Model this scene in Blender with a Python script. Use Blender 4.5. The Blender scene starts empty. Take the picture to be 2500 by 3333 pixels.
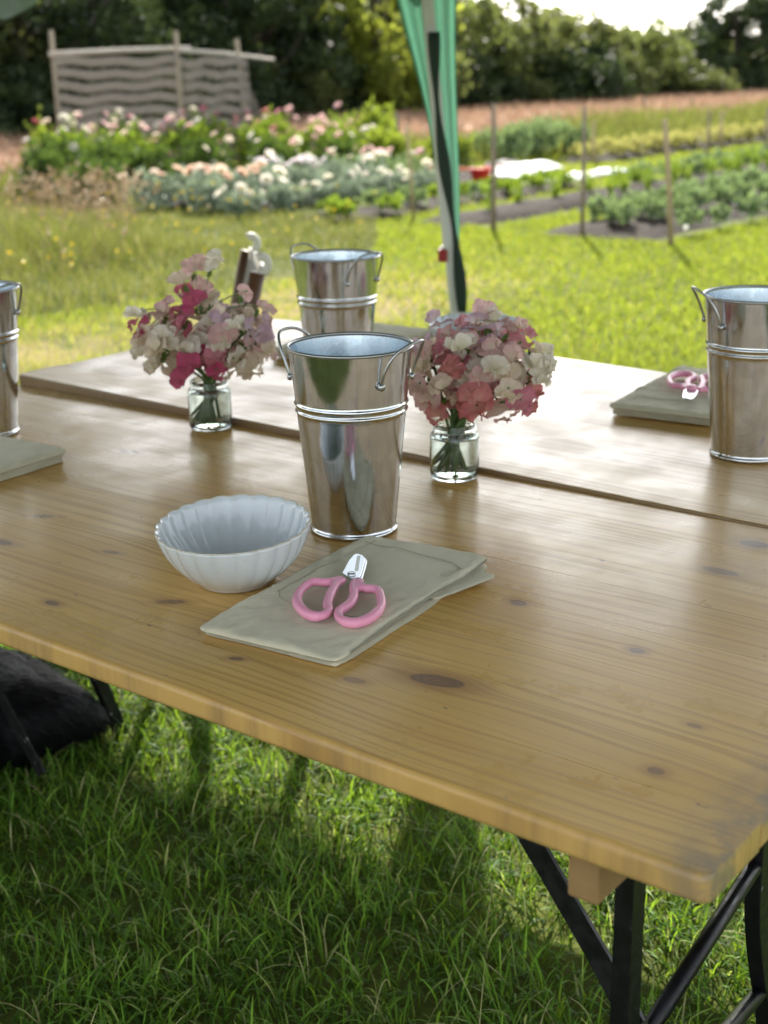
import bpy, bmesh, math, random
import numpy as np
from mathutils import Vector, Matrix, noise as mnoise

SC = bpy.context.scene
COL = SC.collection
random.seed(7)
RNG = np.random.default_rng(11)
PI = math.pi

# ------------------------------------------------------------------ camera
cam_d = bpy.data.cameras.new('camera')
cam = bpy.data.objects.new('camera', cam_d)
COL.objects.link(cam)
R2 = Vector((0.79199352, 0.61032584, -0.01576776)).normalized()
U2 = Vector((-0.1776594, 0.25509592, 0.95045421)).normalized()
FW = R2.cross(U2) * -1.0
CAMP = Vector((2.36477, -0.91108, 1.37829))
cam.matrix_world = Matrix(((R2.x, U2.x, -FW.x, CAMP.x), (R2.y, U2.y, -FW.y, CAMP.y),
                           (R2.z, U2.z, -FW.z, CAMP.z), (0, 0, 0, 1)))
cam_d.sensor_fit = 'VERTICAL'
cam_d.sensor_height = 24.0
cam_d.sensor_width = 18.0
cam_d.lens = 4455.77 / 3333.0 * 24.0
cam_d.clip_start = 0.05
cam_d.clip_end = 2000
cam_d.dof.use_dof = True
cam_d.dof.focus_distance = 1.66
cam_d.dof.aperture_fstop = 3.6
SC.camera = cam

# ------------------------------------------------------------------ world, sun
SUN_EL = math.radians(33.5)
SUN_AZ = Vector((-0.587, 0.81, 0)).normalized()          # horizontal direction towards the sun
world = bpy.data.worlds.new('World')
SC.world = world
world.use_nodes = True
wn = world.node_tree
for n in list(wn.nodes):
    wn.nodes.remove(n)
sky = wn.nodes.new('ShaderNodeTexSky')
sky.sky_type = 'NISHITA'
sky.sun_disc = False
sky.sun_elevation = SUN_EL
sky.sun_rotation = math.atan2(SUN_AZ.x, SUN_AZ.y)
sky.air_density = 1.0
sky.dust_density = 1.0
sky.ozone_density = 1.0
bg = wn.nodes.new('ShaderNodeBackground')
bg.inputs['Strength'].default_value = 0.15
wo = wn.nodes.new('ShaderNodeOutputWorld')
hz = wn.nodes.new('ShaderNodeHueSaturation')       # thin milky summer haze: paler than the clear-sky model
hz.inputs['Saturation'].default_value = 0.30
wn.links.new(sky.outputs[0], hz.inputs['Color'])
wn.links.new(hz.outputs[0], bg.inputs['Color'])
wn.links.new(bg.outputs[0], wo.inputs['Surface'])

sun_d = bpy.data.lights.new('sun', 'SUN')
sun_d.energy = 4.6
sun_d.angle = math.radians(0.53)
sun_d.color = (1.0, 0.94, 0.84)
sun = bpy.data.objects.new('sun', sun_d)
COL.objects.link(sun)
sdir = Vector((SUN_AZ.x * math.cos(SUN_EL), SUN_AZ.y * math.cos(SUN_EL), math.sin(SUN_EL)))
sun.rotation_euler = sdir.to_track_quat('Z', 'Y').to_euler()
sun.location = (-10, 15, 20)

SC.view_settings.view_transform = 'Standard'
SC.view_settings.look = 'None'
SC.view_settings.exposure = 1.55
SC.view_settings.gamma = 1.0
SC.view_settings.use_curve_mapping = False
SC.render.engine = 'CYCLES'
SC.cycles.use_denoising = True
SC.cycles.max_bounces = 10
SC.cycles.transmission_bounces = 10
SC.cycles.transparent_max_bounces = 12

# ------------------------------------------------------------------ node helper
class NT:
    def __init__(self, name):
        self.m = bpy.data.materials.new(name)
        self.m.use_nodes = True
        self.t = self.m.node_tree
        for n in list(self.t.nodes):
            self.t.nodes.remove(n)
        self.out = self.t.nodes.new('ShaderNodeOutputMaterial')

    def n(self, typ, **kw):
        nd = self.t.nodes.new('ShaderNode' + typ)
        for k, v in kw.items():
            setattr(nd, k, v)
        return nd

    def put(self, sock, v):
        if v is None:
            return
        if isinstance(v, bpy.types.NodeSocket):
            self.t.links.new(v, sock)
        else:
            if isinstance(v, (tuple, list)) and len(v) == 3 and sock.type == 'RGBA':
                v = (*v, 1)
            sock.default_value = v

    def math(self, op, a, b=None, c=None, clamp=False):
        nd = self.n('Math', operation=op, use_clamp=clamp)
        self.put(nd.inputs[0], a)
        self.put(nd.inputs[1], b)
        self.put(nd.inputs[2], c)
        return nd.outputs[0]

    def vmath(self, op, a, b=None):
        nd = self.n('VectorMath', operation=op)
        self.put(nd.inputs[0], a)
        self.put(nd.inputs[1], b)
        return nd.outputs['Value'] if op in ('LENGTH', 'DOT_PRODUCT', 'DISTANCE') else nd.outputs['Vector']

    def noise(self, vec=None, scale=5.0, detail=3.0, rough=0.5, dist=0.0, color=False):
        nd = self.n('TexNoise')
        self.put(nd.inputs['Vector'], vec)
        nd.inputs['Scale'].default_value = scale
        nd.inputs['Detail'].default_value = detail
        nd.inputs['Roughness'].default_value = rough
        nd.inputs['Distortion'].default_value = dist
        return nd.outputs['Color' if color else 'Fac']

    def vor(self, vec=None, scale=5.0, feature='F1', out='Distance'):
        nd = self.n('TexVoronoi', feature=feature)
        self.put(nd.inputs['Vector'], vec)
        nd.inputs['Scale'].default_value = scale
        return nd.outputs[out]

    def mix(self, f, a, b, typ='MIX'):
        nd = self.n('Mix', data_type='RGBA', blend_type=typ)
        self.put(nd.inputs[0], f)
        self.put(nd.inputs[6], a)
        self.put(nd.inputs[7], b)
        return nd.outputs[2]

    def ramp(self, f, stops, interp='LINEAR'):
        nd = self.n('ValToRGB')
        cr = nd.color_ramp
        cr.interpolation = interp
        while len(cr.elements) < len(stops):
            cr.elements.new(0.5)
        for e, (p, c) in zip(cr.elements, stops):
            e.position = p
            e.color = (*c, 1) if len(c) == 3 else c
        self.put(nd.inputs[0], f)
        return nd.outputs[0]

    def maprange(self, f, a, b, c=0.0, d=1.0, smooth=True):
        nd = self.n('MapRange', interpolation_type='SMOOTHSTEP' if smooth else 'LINEAR')
        self.put(nd.inputs[0], f)
        for i, v in zip((1, 2, 3, 4), (a, b, c, d)):
            self.put(nd.inputs[i], v)
        return nd.outputs[0]

    def sep(self, v):
        nd = self.n('SeparateXYZ')
        self.put(nd.inputs[0], v)
        return nd.outputs

    def comb(self, x, y, z):
        nd = self.n('CombineXYZ')
        for i, v in enumerate((x, y, z)):
            self.put(nd.inputs[i], v)
        return nd.outputs[0]

    def pos(self):
        return self.n('NewGeometry').outputs['Position']

    def obj(self):
        return self.n('TexCoord').outputs['Object']

    def uv(self):
        return self.n('TexCoord').outputs['UV']

    def rand(self):
        return self.n('ObjectInfo').outputs['Random']

    def attr(self, name):
        return self.n('Attribute', attribute_name=name).outputs['Fac']

    def bump(self, h, strength=0.3, dist=0.002):
        nd = self.n('Bump')
        nd.inputs['Strength'].default_value = strength
        nd.inputs['Distance'].default_value = dist
        self.put(nd.inputs['Height'], h)
        return nd.outputs[0]

    def bsdf(self, **kw):
        nd = self.n('BsdfPrincipled')
        for k, v in kw.items():
            self.put(nd.inputs[k.replace('_', ' ')], v)
        return nd.outputs[0]

    def trans(self, sh, color, fac):
        tr = self.n('BsdfTranslucent')
        self.put(tr.inputs['Color'], color)
        mx = self.n('MixShader')
        self.put(mx.inputs[0], fac)
        self.t.links.new(sh, mx.inputs[1])
        self.t.links.new(tr.outputs[0], mx.inputs[2])
        return mx.outputs[0]

    def done(self, sh):
        self.t.links.new(sh, self.out.inputs['Surface'])
        return self.m

def simple(name, col, rough=0.5, metal=0.0, var=0.12, scale=20.0, spec=None, bump=0.0, bscale=80.0):
    t = NT(name)
    nz = t.noise(t.obj(), scale, 4)
    c = t.mix(nz, tuple(x * (1 - var) for x in col), tuple(min(1, x * (1 + var)) for x in col))
    kw = dict(Base_Color=c, Roughness=rough, Metallic=metal)
    if spec is not None:
        kw['Specular_IOR_Level'] = spec
    if bump:
        kw['Normal'] = t.bump(t.noise(t.obj(), bscale, 4), bump, 0.002)
    return t.done(t.bsdf(**kw))

def leafy(name, c0, c1, tcol, tf=0.4, rough=0.55, attr=True, spec=0.2, pscale=0.35):
    """foliage: colour by the piece's own tint, plus big patches"""
    t = NT(name)
    f = t.attr('tint') if attr else t.rand()
    patch = t.noise(t.pos(), pscale, 2)
    f2 = t.math('ADD', t.math('MULTIPLY', f, 0.7), t.math('MULTIPLY', patch, 0.35))
    c = t.ramp(f2, [(0.15, c0), (0.85, c1)])
    tc = t.mix(0.6, c, tcol)
    sh = t.bsdf(Base_Color=c, Roughness=rough, Specular_IOR_Level=spec)
    return t.done(t.trans(sh, tc, tf))

# ------------------------------------------------------------------ mesh helpers
def link(name, me, mat=None, parent=None, smooth=False):
    o = bpy.data.objects.new(name, me)
    COL.objects.link(o)
    if mat is not None and len(me.materials) == 0:
        me.materials.append(mat)
    if parent is not None:
        o.parent = parent
    if smooth:
        me.polygons.foreach_set('use_smooth', np.ones(len(me.polygons), dtype=bool))
    return o

def np_mesh(name, co, faces, tint=None, uv=None):
    """co (N,3); faces (M,k) int array"""
    me = bpy.data.meshes.new(name)
    co = np.asarray(co, dtype=np.float32)
    faces = np.asarray(faces, dtype=np.int32)
    m, k = faces.shape
    me.vertices.add(len(co))
    me.vertices.foreach_set('co', co.ravel())
    me.loops.add(m * k)
    me.loops.foreach_set('vertex_index', faces.ravel())
    me.polygons.add(m)
    me.polygons.foreach_set('loop_start', np.arange(0, m * k, k, dtype=np.int32))
    me.polygons.foreach_set('loop_total', np.full(m, k, dtype=np.int32))
    me.update(calc_edges=True)
    if tint is not None:
        a = me.attributes.new('tint', 'FLOAT', 'POINT')
        a.data.foreach_set('value', np.asarray(tint, dtype=np.float32).ravel())
    if uv is not None:
        l = me.uv_layers.new(name='UVMap')
        l.data.foreach_set('uv', np.asarray(uv, dtype=np.float32)[faces.ravel()].ravel())
    return me

class MB:
    """collects shapes into one mesh (plain lists, polygons of any size)"""
    def __init__(self):
        self.v, self.f = [], []

    def add(self, vs, fs):
        o = len(self.v)
        self.v += [tuple(p) for p in vs]
        self.f += [tuple(i + o for i in q) for q in fs]
        return self

    def grid(self, rows, close_u=False, close_v=False, cap=False):
        """rows: list of equally long point lists"""
        n, m = len(rows), len(rows[0])
        vs = [p for r in rows for p in r]
        fs = []
        for i in range(n - (0 if close_v else 1)):
            i2 = (i + 1) % n
            for j in range(m - (0 if close_u else 1)):
                j2 = (j + 1) % m
                fs.append((i * m + j, i * m + j2, i2 * m + j2, i2 * m + j))
        if cap:
            fs.append(tuple(range(m))[::-1])
            fs.append(tuple((n - 1) * m + j for j in range(m)))
        return self.add(vs, fs)

    def tube(self, pts, r, n=10, closed=False, cap=True, flat=None):
        pts = [Vector(p) for p in pts]
        k = len(pts)
        rr = r if isinstance(r, (list, tuple)) else [r] * k
        rows = []
        up = None
        for i, p in enumerate(pts):
            if closed:
                d = pts[(i + 1) % k] - pts[i - 1]
            else:
                d = pts[min(i + 1, k - 1)] - pts[max(i - 1, 0)]
            d.normalize()
            if up is None:
                a = Vector((0, 0, 1)) if abs(d.z) < 0.9 else Vector((0, 1, 0))
                up = (a - d * a.dot(d)).normalized()
            else:
                up = (up - d * up.dot(d)).normalized()
            sd = d.cross(up)
            fz = flat or 1.0
            rows.append([p + (sd * math.cos(t) + up * math.sin(t) * fz) * rr[i]
                         for t in [2 * PI * j / n for j in range(n)]])
        return self.grid(rows, close_u=True, close_v=closed, cap=cap and not closed)

    def lathe(self, prof, n=48, c=(0, 0, 0), cap0=False, cap1=False, mod=None):
        rows = []
        for r, z in prof:
            row = []
            for j in range(n):
                t = 2 * PI * j / n
                q = r * (mod(t, r, z) if mod else 1.0)
                row.append((c[0] + q * math.cos(t), c[1] + q * math.sin(t), c[2] + z))
            rows.append(row)
        o = len(self.v)
        self.grid(rows, close_u=True)
        if cap0:
            self.f.append(tuple(o + j for j in range(n))[::-1])
        if cap1:
            self.f.append(tuple(o + (len(prof) - 1) * n + j for j in range(n)))
        return self

    def box(self, x0, x1, y0, y1, z0, z1):
        v = [(x, y, z) for z in (z0, z1) for y in (y0, y1) for x in (x0, x1)]
        return self.add(v, [(0, 2, 3, 1), (4, 5, 7, 6), (0, 1, 5, 4), (2, 6, 7, 3), (0, 4, 6, 2), (1, 3, 7, 5)])

    def bar(self, a, b, w, h, up=(0, 0, 1)):
        """square bar from a to b: w across, h along 'up'"""
        a, b = Vector(a), Vector(b)
        d = (b - a).normalized()
        u = Vector(up)
        u = (u - d * u.dot(d)).normalized()
        s = d.cross(u)
        v = [p + s * (i * w / 2) + u * (j * h / 2) for p in (a, b) for i, j in ((-1, -1), (1, -1), (1, 1), (-1, 1))]
        return self.add(v, [(3, 2, 1, 0), (4, 5, 6, 7), (0, 1, 5, 4), (1, 2, 6, 5), (2, 3, 7, 6), (3, 0, 4, 7)])

    def mesh(self, name):
        me = bpy.data.meshes.new(name)
        me.from_pydata(self.v, [], self.f)
        me.update()
        return me

    def build(self, name, mat, parent=None, smooth=False, bevel=0.0, seg=2):
        me = self.mesh(name)
        if bevel:
            bm = bmesh.new()
            bm.from_mesh(me)
            es = [e for e in bm.edges if len(e.link_faces) == 2 and e.calc_face_angle(0) > 0.6]
            bmesh.ops.bevel(bm, geom=es, offset=bevel, segments=seg, affect='EDGES', profile=0.5)
            bm.to_mesh(me)
            bm.free()
        return link(name, me, mat, parent, smooth)

def thing(name, label, cat, loc=(0, 0, 0), rz=0.0, group=None):
    o = bpy.data.objects.new(name, None)
    o.empty_display_size = 0.1
    COL.objects.link(o)
    o.location = loc
    o.rotation_euler = (0, 0, rz)
    return tag(o, label, cat, group)

def tag(o, label, cat, group=None):
    o['label'] = label
    o['category'] = cat
    if group:
        o['group'] = group
    return o

def dup(root, loc, rz, label, group=None):
    r = root.copy()
    COL.objects.link(r)
    r.location = loc
    r.rotation_euler = (0, 0, rz)
    r['label'] = label
    if group:
        r['group'] = group
    for ch in list(root.children):
        c = ch.copy()
        COL.objects.link(c)
        c.parent = r
        for g in list(ch.children):
            d = g.copy()
            COL.objects.link(d)
            d.parent = c
    return r

def catmull(pts, k=6, closed=False):
    pts = [Vector(p) for p in pts]
    n = len(pts)
    out = []
    rng = range(n) if closed else range(n - 1)
    for i in rng:
        if closed:
            p0, p1, p2, p3 = pts[i - 1], pts[i], pts[(i + 1) % n], pts[(i + 2) % n]
        else:
            p0, p1, p2, p3 = pts[max(i - 1, 0)], pts[i], pts[i + 1], pts[min(i + 2, n - 1)]
        for s in range(k):
            t = s / k
            out.append(0.5 * ((2 * p1) + (p2 - p0) * t + (2 * p0 - 5 * p1 + 4 * p2 - p3) * t * t +
                              (3 * p1 - p0 - 3 * p2 + p3) * t ** 3))
    if not closed:
        out.append(pts[-1])
    return out

def evaluated(o):
    """bake the modifiers of o into its mesh"""
    dg = bpy.context.evaluated_depsgraph_get()
    dg.update()
    me = bpy.data.meshes.new_from_object(o.evaluated_get(dg))
    o.modifiers.clear()
    old = o.data
    o.data = me
    if old.users == 0:
        bpy.data.meshes.remove(old)
    return o

def vnoise(p, s=1.0):
    return mnoise.noise(Vector(p) * s)

def np_noise2(x, y, seed=0):
    """cheap smooth value noise for arrays"""
    def h(i, j):
        v = np.sin(i * 127.1 + j * 311.7 + seed * 74.7) * 43758.5453
        return v - np.floor(v)
    xi, yi = np.floor(x), np.floor(y)
    fx, fy = x - xi, y - yi
    fx, fy = fx * fx * (3 - 2 * fx), fy * fy * (3 - 2 * fy)
    return (h(xi, yi) * (1 - fx) + h(xi + 1, yi) * fx) * (1 - fy) + (h(xi, yi + 1) * (1 - fx) + h(xi + 1, yi + 1) * fx) * fy

# ================================================================== SETTING
def dry_mask(x, y):
    """where the lawn is trodden and yellow: a band beyond the far table"""
    m = 1.25 * np.exp(-(((x + 3.0) / 0.85) ** 2 + ((y - 5.3) / 1.6) ** 2))
    m = np.maximum(m, 1.2 * np.exp(-(((x + 3.45) / 0.55) ** 2 + ((y - 3.4) / 1.0) ** 2)))
    m = np.maximum(m, 0.75 * np.exp(-(((x + 1.9) / 0.9) ** 2 + ((y - 4.2) / 0.9) ** 2)))
    return np.clip(m * (0.35 + 1.1 * np_noise2(x * 2.2, y * 2.2, 3)), 0, 1)

def mat_ground():
    t = NT('lawn_soil')
    p = t.pos()
    x, y, z = t.sep(p)
    n1 = t.noise(p, 0.9, 4)
    n2 = t.noise(p, 14.0, 5, 0.65)
    n3 = t.noise(p, 90.0, 3, 0.6)
    g = t.mix(n2, (0.026, 0.038, 0.007), (0.085, 0.11, 0.016))
    g = t.mix(t.maprange(n1, 0.45, 0.7), g, (0.13, 0.15, 0.03))
    g = t.mix(t.maprange(n3, 0.52, 0.75, 0, 0.6), g, (0.075, 0.055, 0.030))
    # trodden dry patches
    def blob(cx, cy, rx, ry):
        d = t.vmath('LENGTH', t.comb(t.math('DIVIDE', t.math('SUBTRACT', x, cx), rx), t.math('DIVIDE', t.math('SUBTRACT', y, cy), ry), 0.0))
        return t.maprange(d, 0.3, 1.5, 1.0, 0.0)
    b = t.math('MAXIMUM', blob(-3.1, 5.6, 0.9, 1.7), t.math('MAXIMUM', blob(-3.45, 3.4, 0.6, 1.0), blob(-1.9, 4.2, 0.9, 0.9)))
    b = t.math('MULTIPLY', b, t.maprange(t.noise(p, 2.2, 3), 0.3, 0.65))
    g = t.mix(t.math('MULTIPLY', b, 0.8), g, t.mix(n2, (0.20, 0.14, 0.06), (0.34, 0.26, 0.10)))
    return t.done(t.bsdf(Base_Color=g, Roughness=0.95, Specular_IOR_Level=0.1, Normal=t.bump(n2, 0.6, 0.02)))

M_ground = mat_ground()
mb = MB()
xs = [-600, -120, -60, -30, -20, -12, -9, -6, -3, 0, 3, 10, 60, 300]
ys = [-300, -60, -10, -3, 0, 3, 6, 9, 12, 16, 20, 30, 50, 80, 150, 600]
mb.grid([[(x, y, 0.0) for x in xs] for y in ys])
ground = mb.build('ground', M_ground)
ground['kind'] = 'structure'

# dry hayfield strip between the beds and the trees
t = NT('hay_soil')
p = t.pos()
c = t.mix(t.noise(p, 0.35, 4), (0.27, 0.155, 0.11), (0.36, 0.235, 0.165))
c = t.mix(t.maprange(t.noise(p, 5.0, 5, 0.65), 0.35, 0.75), c, (0.24, 0.13, 0.075))
M_hay = t.done(t.bsdf(Base_Color=c, Roughness=0.95, Specular_IOR_Level=0.1))
mb = MB()
rows = []
for i in range(60):
    y = -10 + i * 2.2
    x1 = -12.3 + 0.8 * vnoise((0, y * 0.15, 3)) + 0.35 * vnoise((0, y * 0.9, 5))
    rows.append([(-26.0, y, 0.004), (-20.0, y, 0.004), (-15.0, y, 0.004), (x1, y, 0.004)])
mb.grid(rows)
o = mb.build('hayfield', M_hay)
o['kind'] = 'structure'

# soil beds
t = NT('bed_soil')
p = t.pos()
c = t.mix(t.noise(p, 9.0, 6, 0.7), (0.009, 0.006, 0.004), (0.030, 0.020, 0.013))
M_soil = t.done(t.bsdf(Base_Color=c, Roughness=0.95, Specular_IOR_Level=0.15, Normal=t.bump(t.noise(p, 25, 5), 0.8, 0.03)))

def soil_bed(x0, x1, y0, y1, h=0.09):
    mb = MB()
    rows = []
    ny = max(8, int((y1 - y0) / 0.22))
    for i in range(ny + 1):
        y = y0 + (y1 - y0) * i / ny
        row = []
        for j in range(9):
            u = j / 8
            e = math.sin(PI * u) ** 0.5 * min(1.0, min(i, ny - i) / 1.5)
            xx = x0 + (x1 - x0) * u + 0.09 * vnoise((j * 0.1, y * 1.7, x0))
            yy = y + (0.12 * vnoise((u * 4, y0, x0)) if i in (0, ny) else 0)
            row.append((xx, yy, -0.01 + (0.02 + h * (0.75 + 0.7 * vnoise((xx * 5, y * 5, 1)))) * e))
        rows.append(row)
    mb.grid(rows)
    o = mb.build('soil_bed', M_soil, smooth=True)
    o['kind'] = 'structure'
    return o

soil_bed(-3.80, -2.72, 8.98, 30)
soil_bed(-5.20, -4.50, 9.15, 32)
soil_bed(-6.5, -5.55, 9.0, 13.5, 0.06)
soil_bed(-8.3, -7.3, 16.6, 36)
soil_bed(-6.2, -5.5, 18.5, 40)
soil_bed(-11.2, -7.0, 9.3, 15.3, 0.05)

# ------------------------------------------------------------------ grass
def blades(bx, by, length, width, segs, lean=0.5, bz=0.0, tintv=None, curl=0.6, nrng=RNG):
    n = len(bx)
    az = nrng.uniform(0, 2 * PI, n)
    ln = lean * nrng.uniform(0.1, 1.0, n)
    cu = curl * nrng.uniform(0.2, 1.3, n)
    face = az + PI / 2 + nrng.uniform(-0.9, 0.9, n)
    dx, dy = np.cos(az), np.sin(az)
    fx, fy = np.cos(face), np.sin(face)
    P = np.zeros((n, 2 * segs + 1, 3), dtype=np.float32)
    x, y, z = bx.copy(), by.copy(), np.zeros(n) + bz
    ang = ln.copy()
    for s in range(segs + 1):
        tt = s / segs
        if s < segs:
            w = width * (1 - 0.55 * tt) * 0.5
            P[:, 2 * s] = np.stack([x - fx * w, y - fy * w, z], 1)
            P[:, 2 * s + 1] = np.stack([x + fx * w, y + fy * w, z], 1)
        else:
            P[:, 2 * s] = np.stack([x, y, z], 1)
        st = length / segs
        x = x + dx * np.sin(ang) * st
        y = y + dy * np.sin(ang) * st
        z = z + np.cos(ang) * st
        ang = ang + cu / segs * 1.6
    k = 2 * segs + 1
    tris = []
    for s in range(segs - 1):
        a = 2 * s
        tris += [(a, a + 1, a + 3), (a, a + 3, a + 2)]
    a = 2 * (segs - 1)
    tris.append((a, a + 1, a + 2))
    F = (np.arange(n)[:, None, None] * k + np.array(tris)[None]).reshape(-1, 3)
    if tintv is None:
        tintv = nrng.uniform(0, 1, n)
    T = np.repeat(tintv, k)
    return P.reshape(-1, 3), F, T

def mat_grass(name, dark, mid, light, dry, tf=0.42, tcol=(0.42, 0.50, 0.035)):
    t = NT(name)
    f = t.attr('tint')
    c = t.ramp(f, [(0.0, dark), (0.45, mid), (0.82, light), (0.93, dry)])
    tr = t.mix(0.5, c, tcol)
    sh = t.bsdf(Base_Color=c, Roughness=0.58, Specular_IOR_Level=0.20)
    return t.done(t.trans(sh, tr, tf))

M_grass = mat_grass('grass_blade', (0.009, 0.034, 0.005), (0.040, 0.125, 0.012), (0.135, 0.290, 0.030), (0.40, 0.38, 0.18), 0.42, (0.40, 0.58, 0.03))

def stuff(name, parts, mat, label=None):
    co = np.concatenate([p[0] for p in parts])
    fs, o = [], 0
    for p in parts:
        fs.append(p[1] + o)
        o += len(p[0])
    me = np_mesh(name, co, np.concatenate(fs), np.concatenate([p[2] for p in parts]))
    ob = link(name, me, mat)
    ob['kind'] = 'stuff'
    if label:
        ob['label'] = label
    return ob

# near turf round and under the tables
n = 78000
bx = RNG.uniform(-1.0, 2.5, n)
by = RNG.uniform(-0.35, 2.0, n)
clump = np_noise2(bx * 9, by * 9, 1) * 0.6 + np_noise2(bx * 22, by * 22, 2) * 0.4
keep = RNG.uniform(0, 1, n) < 0.25 + 1.0 * clump
bx, by, clump = bx[keep], by[keep], clump[keep]
L = RNG.uniform(0.035, 0.090, len(bx)) * (0.55 + 0.75 * clump)
tv = np.clip(RNG.normal(0.42, 0.27, len(bx)) + 0.3 * (clump - 0.5), 0, 0.86)
tv = np.where(RNG.uniform(0, 1, len(bx)) < 0.035, 0.97, tv)
A = blades(bx, by, L, RNG.uniform(0.0024, 0.0058, len(bx)), 4, 0.85, tintv=tv, curl=0.9)
n = 1600
bx = RNG.uniform(-0.9, 2.4, n)
by = RNG.uniform(-0.3, 1.9, n)
B = blades(bx, by, RNG.uniform(0.09, 0.17, n), RNG.uniform(0.0016, 0.003, n), 6, 0.8,
           tintv=np.where(RNG.uniform(0, 1, n) < 0.25, 0.95, RNG.uniform(0.2, 0.8, n)), curl=1.1)
stuff('grass', [A, B], M_grass, 'shaded long turf below the table with sunlit strip')

# open lawn, thinning and coarser with distance; meadow and beds left out
def in_meadow(x, y):
    e = -3.75 + 0.35 * np.sin(y * 1.1) - 0.42 * np.maximum(0, y - 5.5)
    return (x < e) & (y < 9.3)

def in_bed(x, y):
    b = (x > -3.8) & (x < -2.6) & (y > 9.1)
    b |= (x > -5.2) & (x < -4.4) & (y > 9.3)
    b |= (x > -11.4) & (x < -7.1) & (y > 9.3) & (y < 15.2)
    return b

parts = []
for n, x0, x1, y0, y1, l0, l1, w in ((110000, -5.5, 2.2, 1.9, 5.2, 0.03, 0.07, 0.005), (95000, -6, 1.2, 5.2, 10.5, 0.03, 0.065, 0.008),
                                     (60000, -9, 1.0, 10.5, 22, 0.04, 0.08, 0.014), (22000, -8.8, 2.0, 22, 60, 0.05, 0.12, 0.03)):
    bx = RNG.uniform(x0, x1, n)
    by = RNG.uniform(y0, y1, n)
    k = ~in_meadow(bx, by) & ~in_bed(bx, by) & (RNG.uniform(0, 1, n) > 0.85 * dry_mask(bx, by))
    bx, by = bx[k], by[k]
    d = dry_mask(bx, by)
    pt = np_noise2(bx * 1.3, by * 1.3, 5)
    tv = np.clip(RNG.normal(0.5, 0.17, len(bx)) + 0.35 * (pt - 0.5), 0, 0.84)
    tv = np.where(RNG.uniform(0, 1, len(bx)) < 0.05 + 0.6 * d, 0.96, tv)
    L = RNG.uniform(l0, l1, len(bx)) * (0.7 + 0.6 * pt)
    parts.append(blades(bx, by, L, np.full(len(bx), w) * RNG.uniform(0.6, 1.2, len(bx)), 2, 0.8, tintv=tv, curl=0.8))
M_lawn = mat_grass('lawn_blade', (0.060, 0.100, 0.010), (0.125, 0.180, 0.018), (0.200, 0.250, 0.026), (0.46, 0.35, 0.11), 0.5)
stuff('lawn_grass', parts, M_lawn, 'sunlit mown lawn beyond the tables, yellow where trodden')

# rough meadow at the left with buttercups and seed heads
parts = []
n = 90000
bx = RNG.uniform(-14, -3.0, n)
by = RNG.uniform(1.5, 9.6, n)
k = in_meadow(bx, by)
bx, by = bx[k], by[k]
hm = np_noise2(bx * 0.8, by * 0.8, 8)
edge = np.clip((-3.6 - bx) / 1.6, 0.25, 1)
L = RNG.uniform(0.12, 0.36, len(bx)) * (0.22 + 1.35 * hm) * edge * np.clip(1.25 - (by - 5.0) * 0.26, 0.30, 1)
tv = np.clip(RNG.normal(0.5, 0.2, len(bx)) + 0.6 * (np_noise2(bx * 2.1, by * 2.1, 17) - 0.5), 0, 0.84)
tv = np.where(RNG.uniform(0, 1, len(bx)) < 0.10, 0.96, tv)
parts.append(blades(bx, by, L, RNG.uniform(0.004, 0.011, len(bx)), 3, 0.45, tintv=tv, curl=0.7))
M_meadow = mat_grass('meadow_blade', (0.026, 0.042, 0.012), (0.072, 0.090, 0.023), (0.130, 0.140, 0.038), (0.36, 0.28, 0.14), 0.36, (0.36, 0.40, 0.06))
stuff('meadow_grass', parts, M_meadow, 'tall rough meadow grass left of the lawn')

def petals_cloud(cx, cy, cz, r, size, n, tint):
    """n little random facets in balls at the given centres"""
    m = len(cx)
    d = RNG.normal(0, 1, (m, n, 3))
    d /= np.linalg.norm(d, axis=2, keepdims=True)
    c = np.stack([cx, cy, cz], 1)[:, None] + d * r * RNG.uniform(0.3, 1, (m, n, 1))
    a = np.cross(d, RNG.normal(0, 1, (m, n, 3)))
    a /= np.linalg.norm(a, axis=2, keepdims=True)
    b = np.cross(d, a)
    s = size * RNG.uniform(0.6, 1.2, (m, n, 1))
    P = np.stack([c - a * s, c - b * s * 0.7, c + a * s, c + b * s * 0.7], 2).reshape(-1, 3)
    F = np.arange(m * n * 4).reshape(-1, 4)
    T = np.repeat(np.repeat(tint, n), 4)
    return P, F, T

n = 230
bx = RNG.uniform(-11, -3.9, n)
by = RNG.uniform(2.5, 9.3, n)
k = in_meadow(bx, by)
bx, by = bx[k], by[k]
hz = RNG.uniform(0.16, 0.34, len(bx))
t = NT('buttercup')
M_butter = t.done(t.trans(t.bsdf(Base_Color=(0.62, 0.45, 0.02), Roughness=0.4), (0.7, 0.55, 0.03), 0.4))
stuff('meadow_flowers', [petals_cloud(bx, by, hz, 0.012, 0.011, 6, RNG.uniform(0, 1, len(bx)))], M_butter, 'small yellow meadow flowers')

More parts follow.
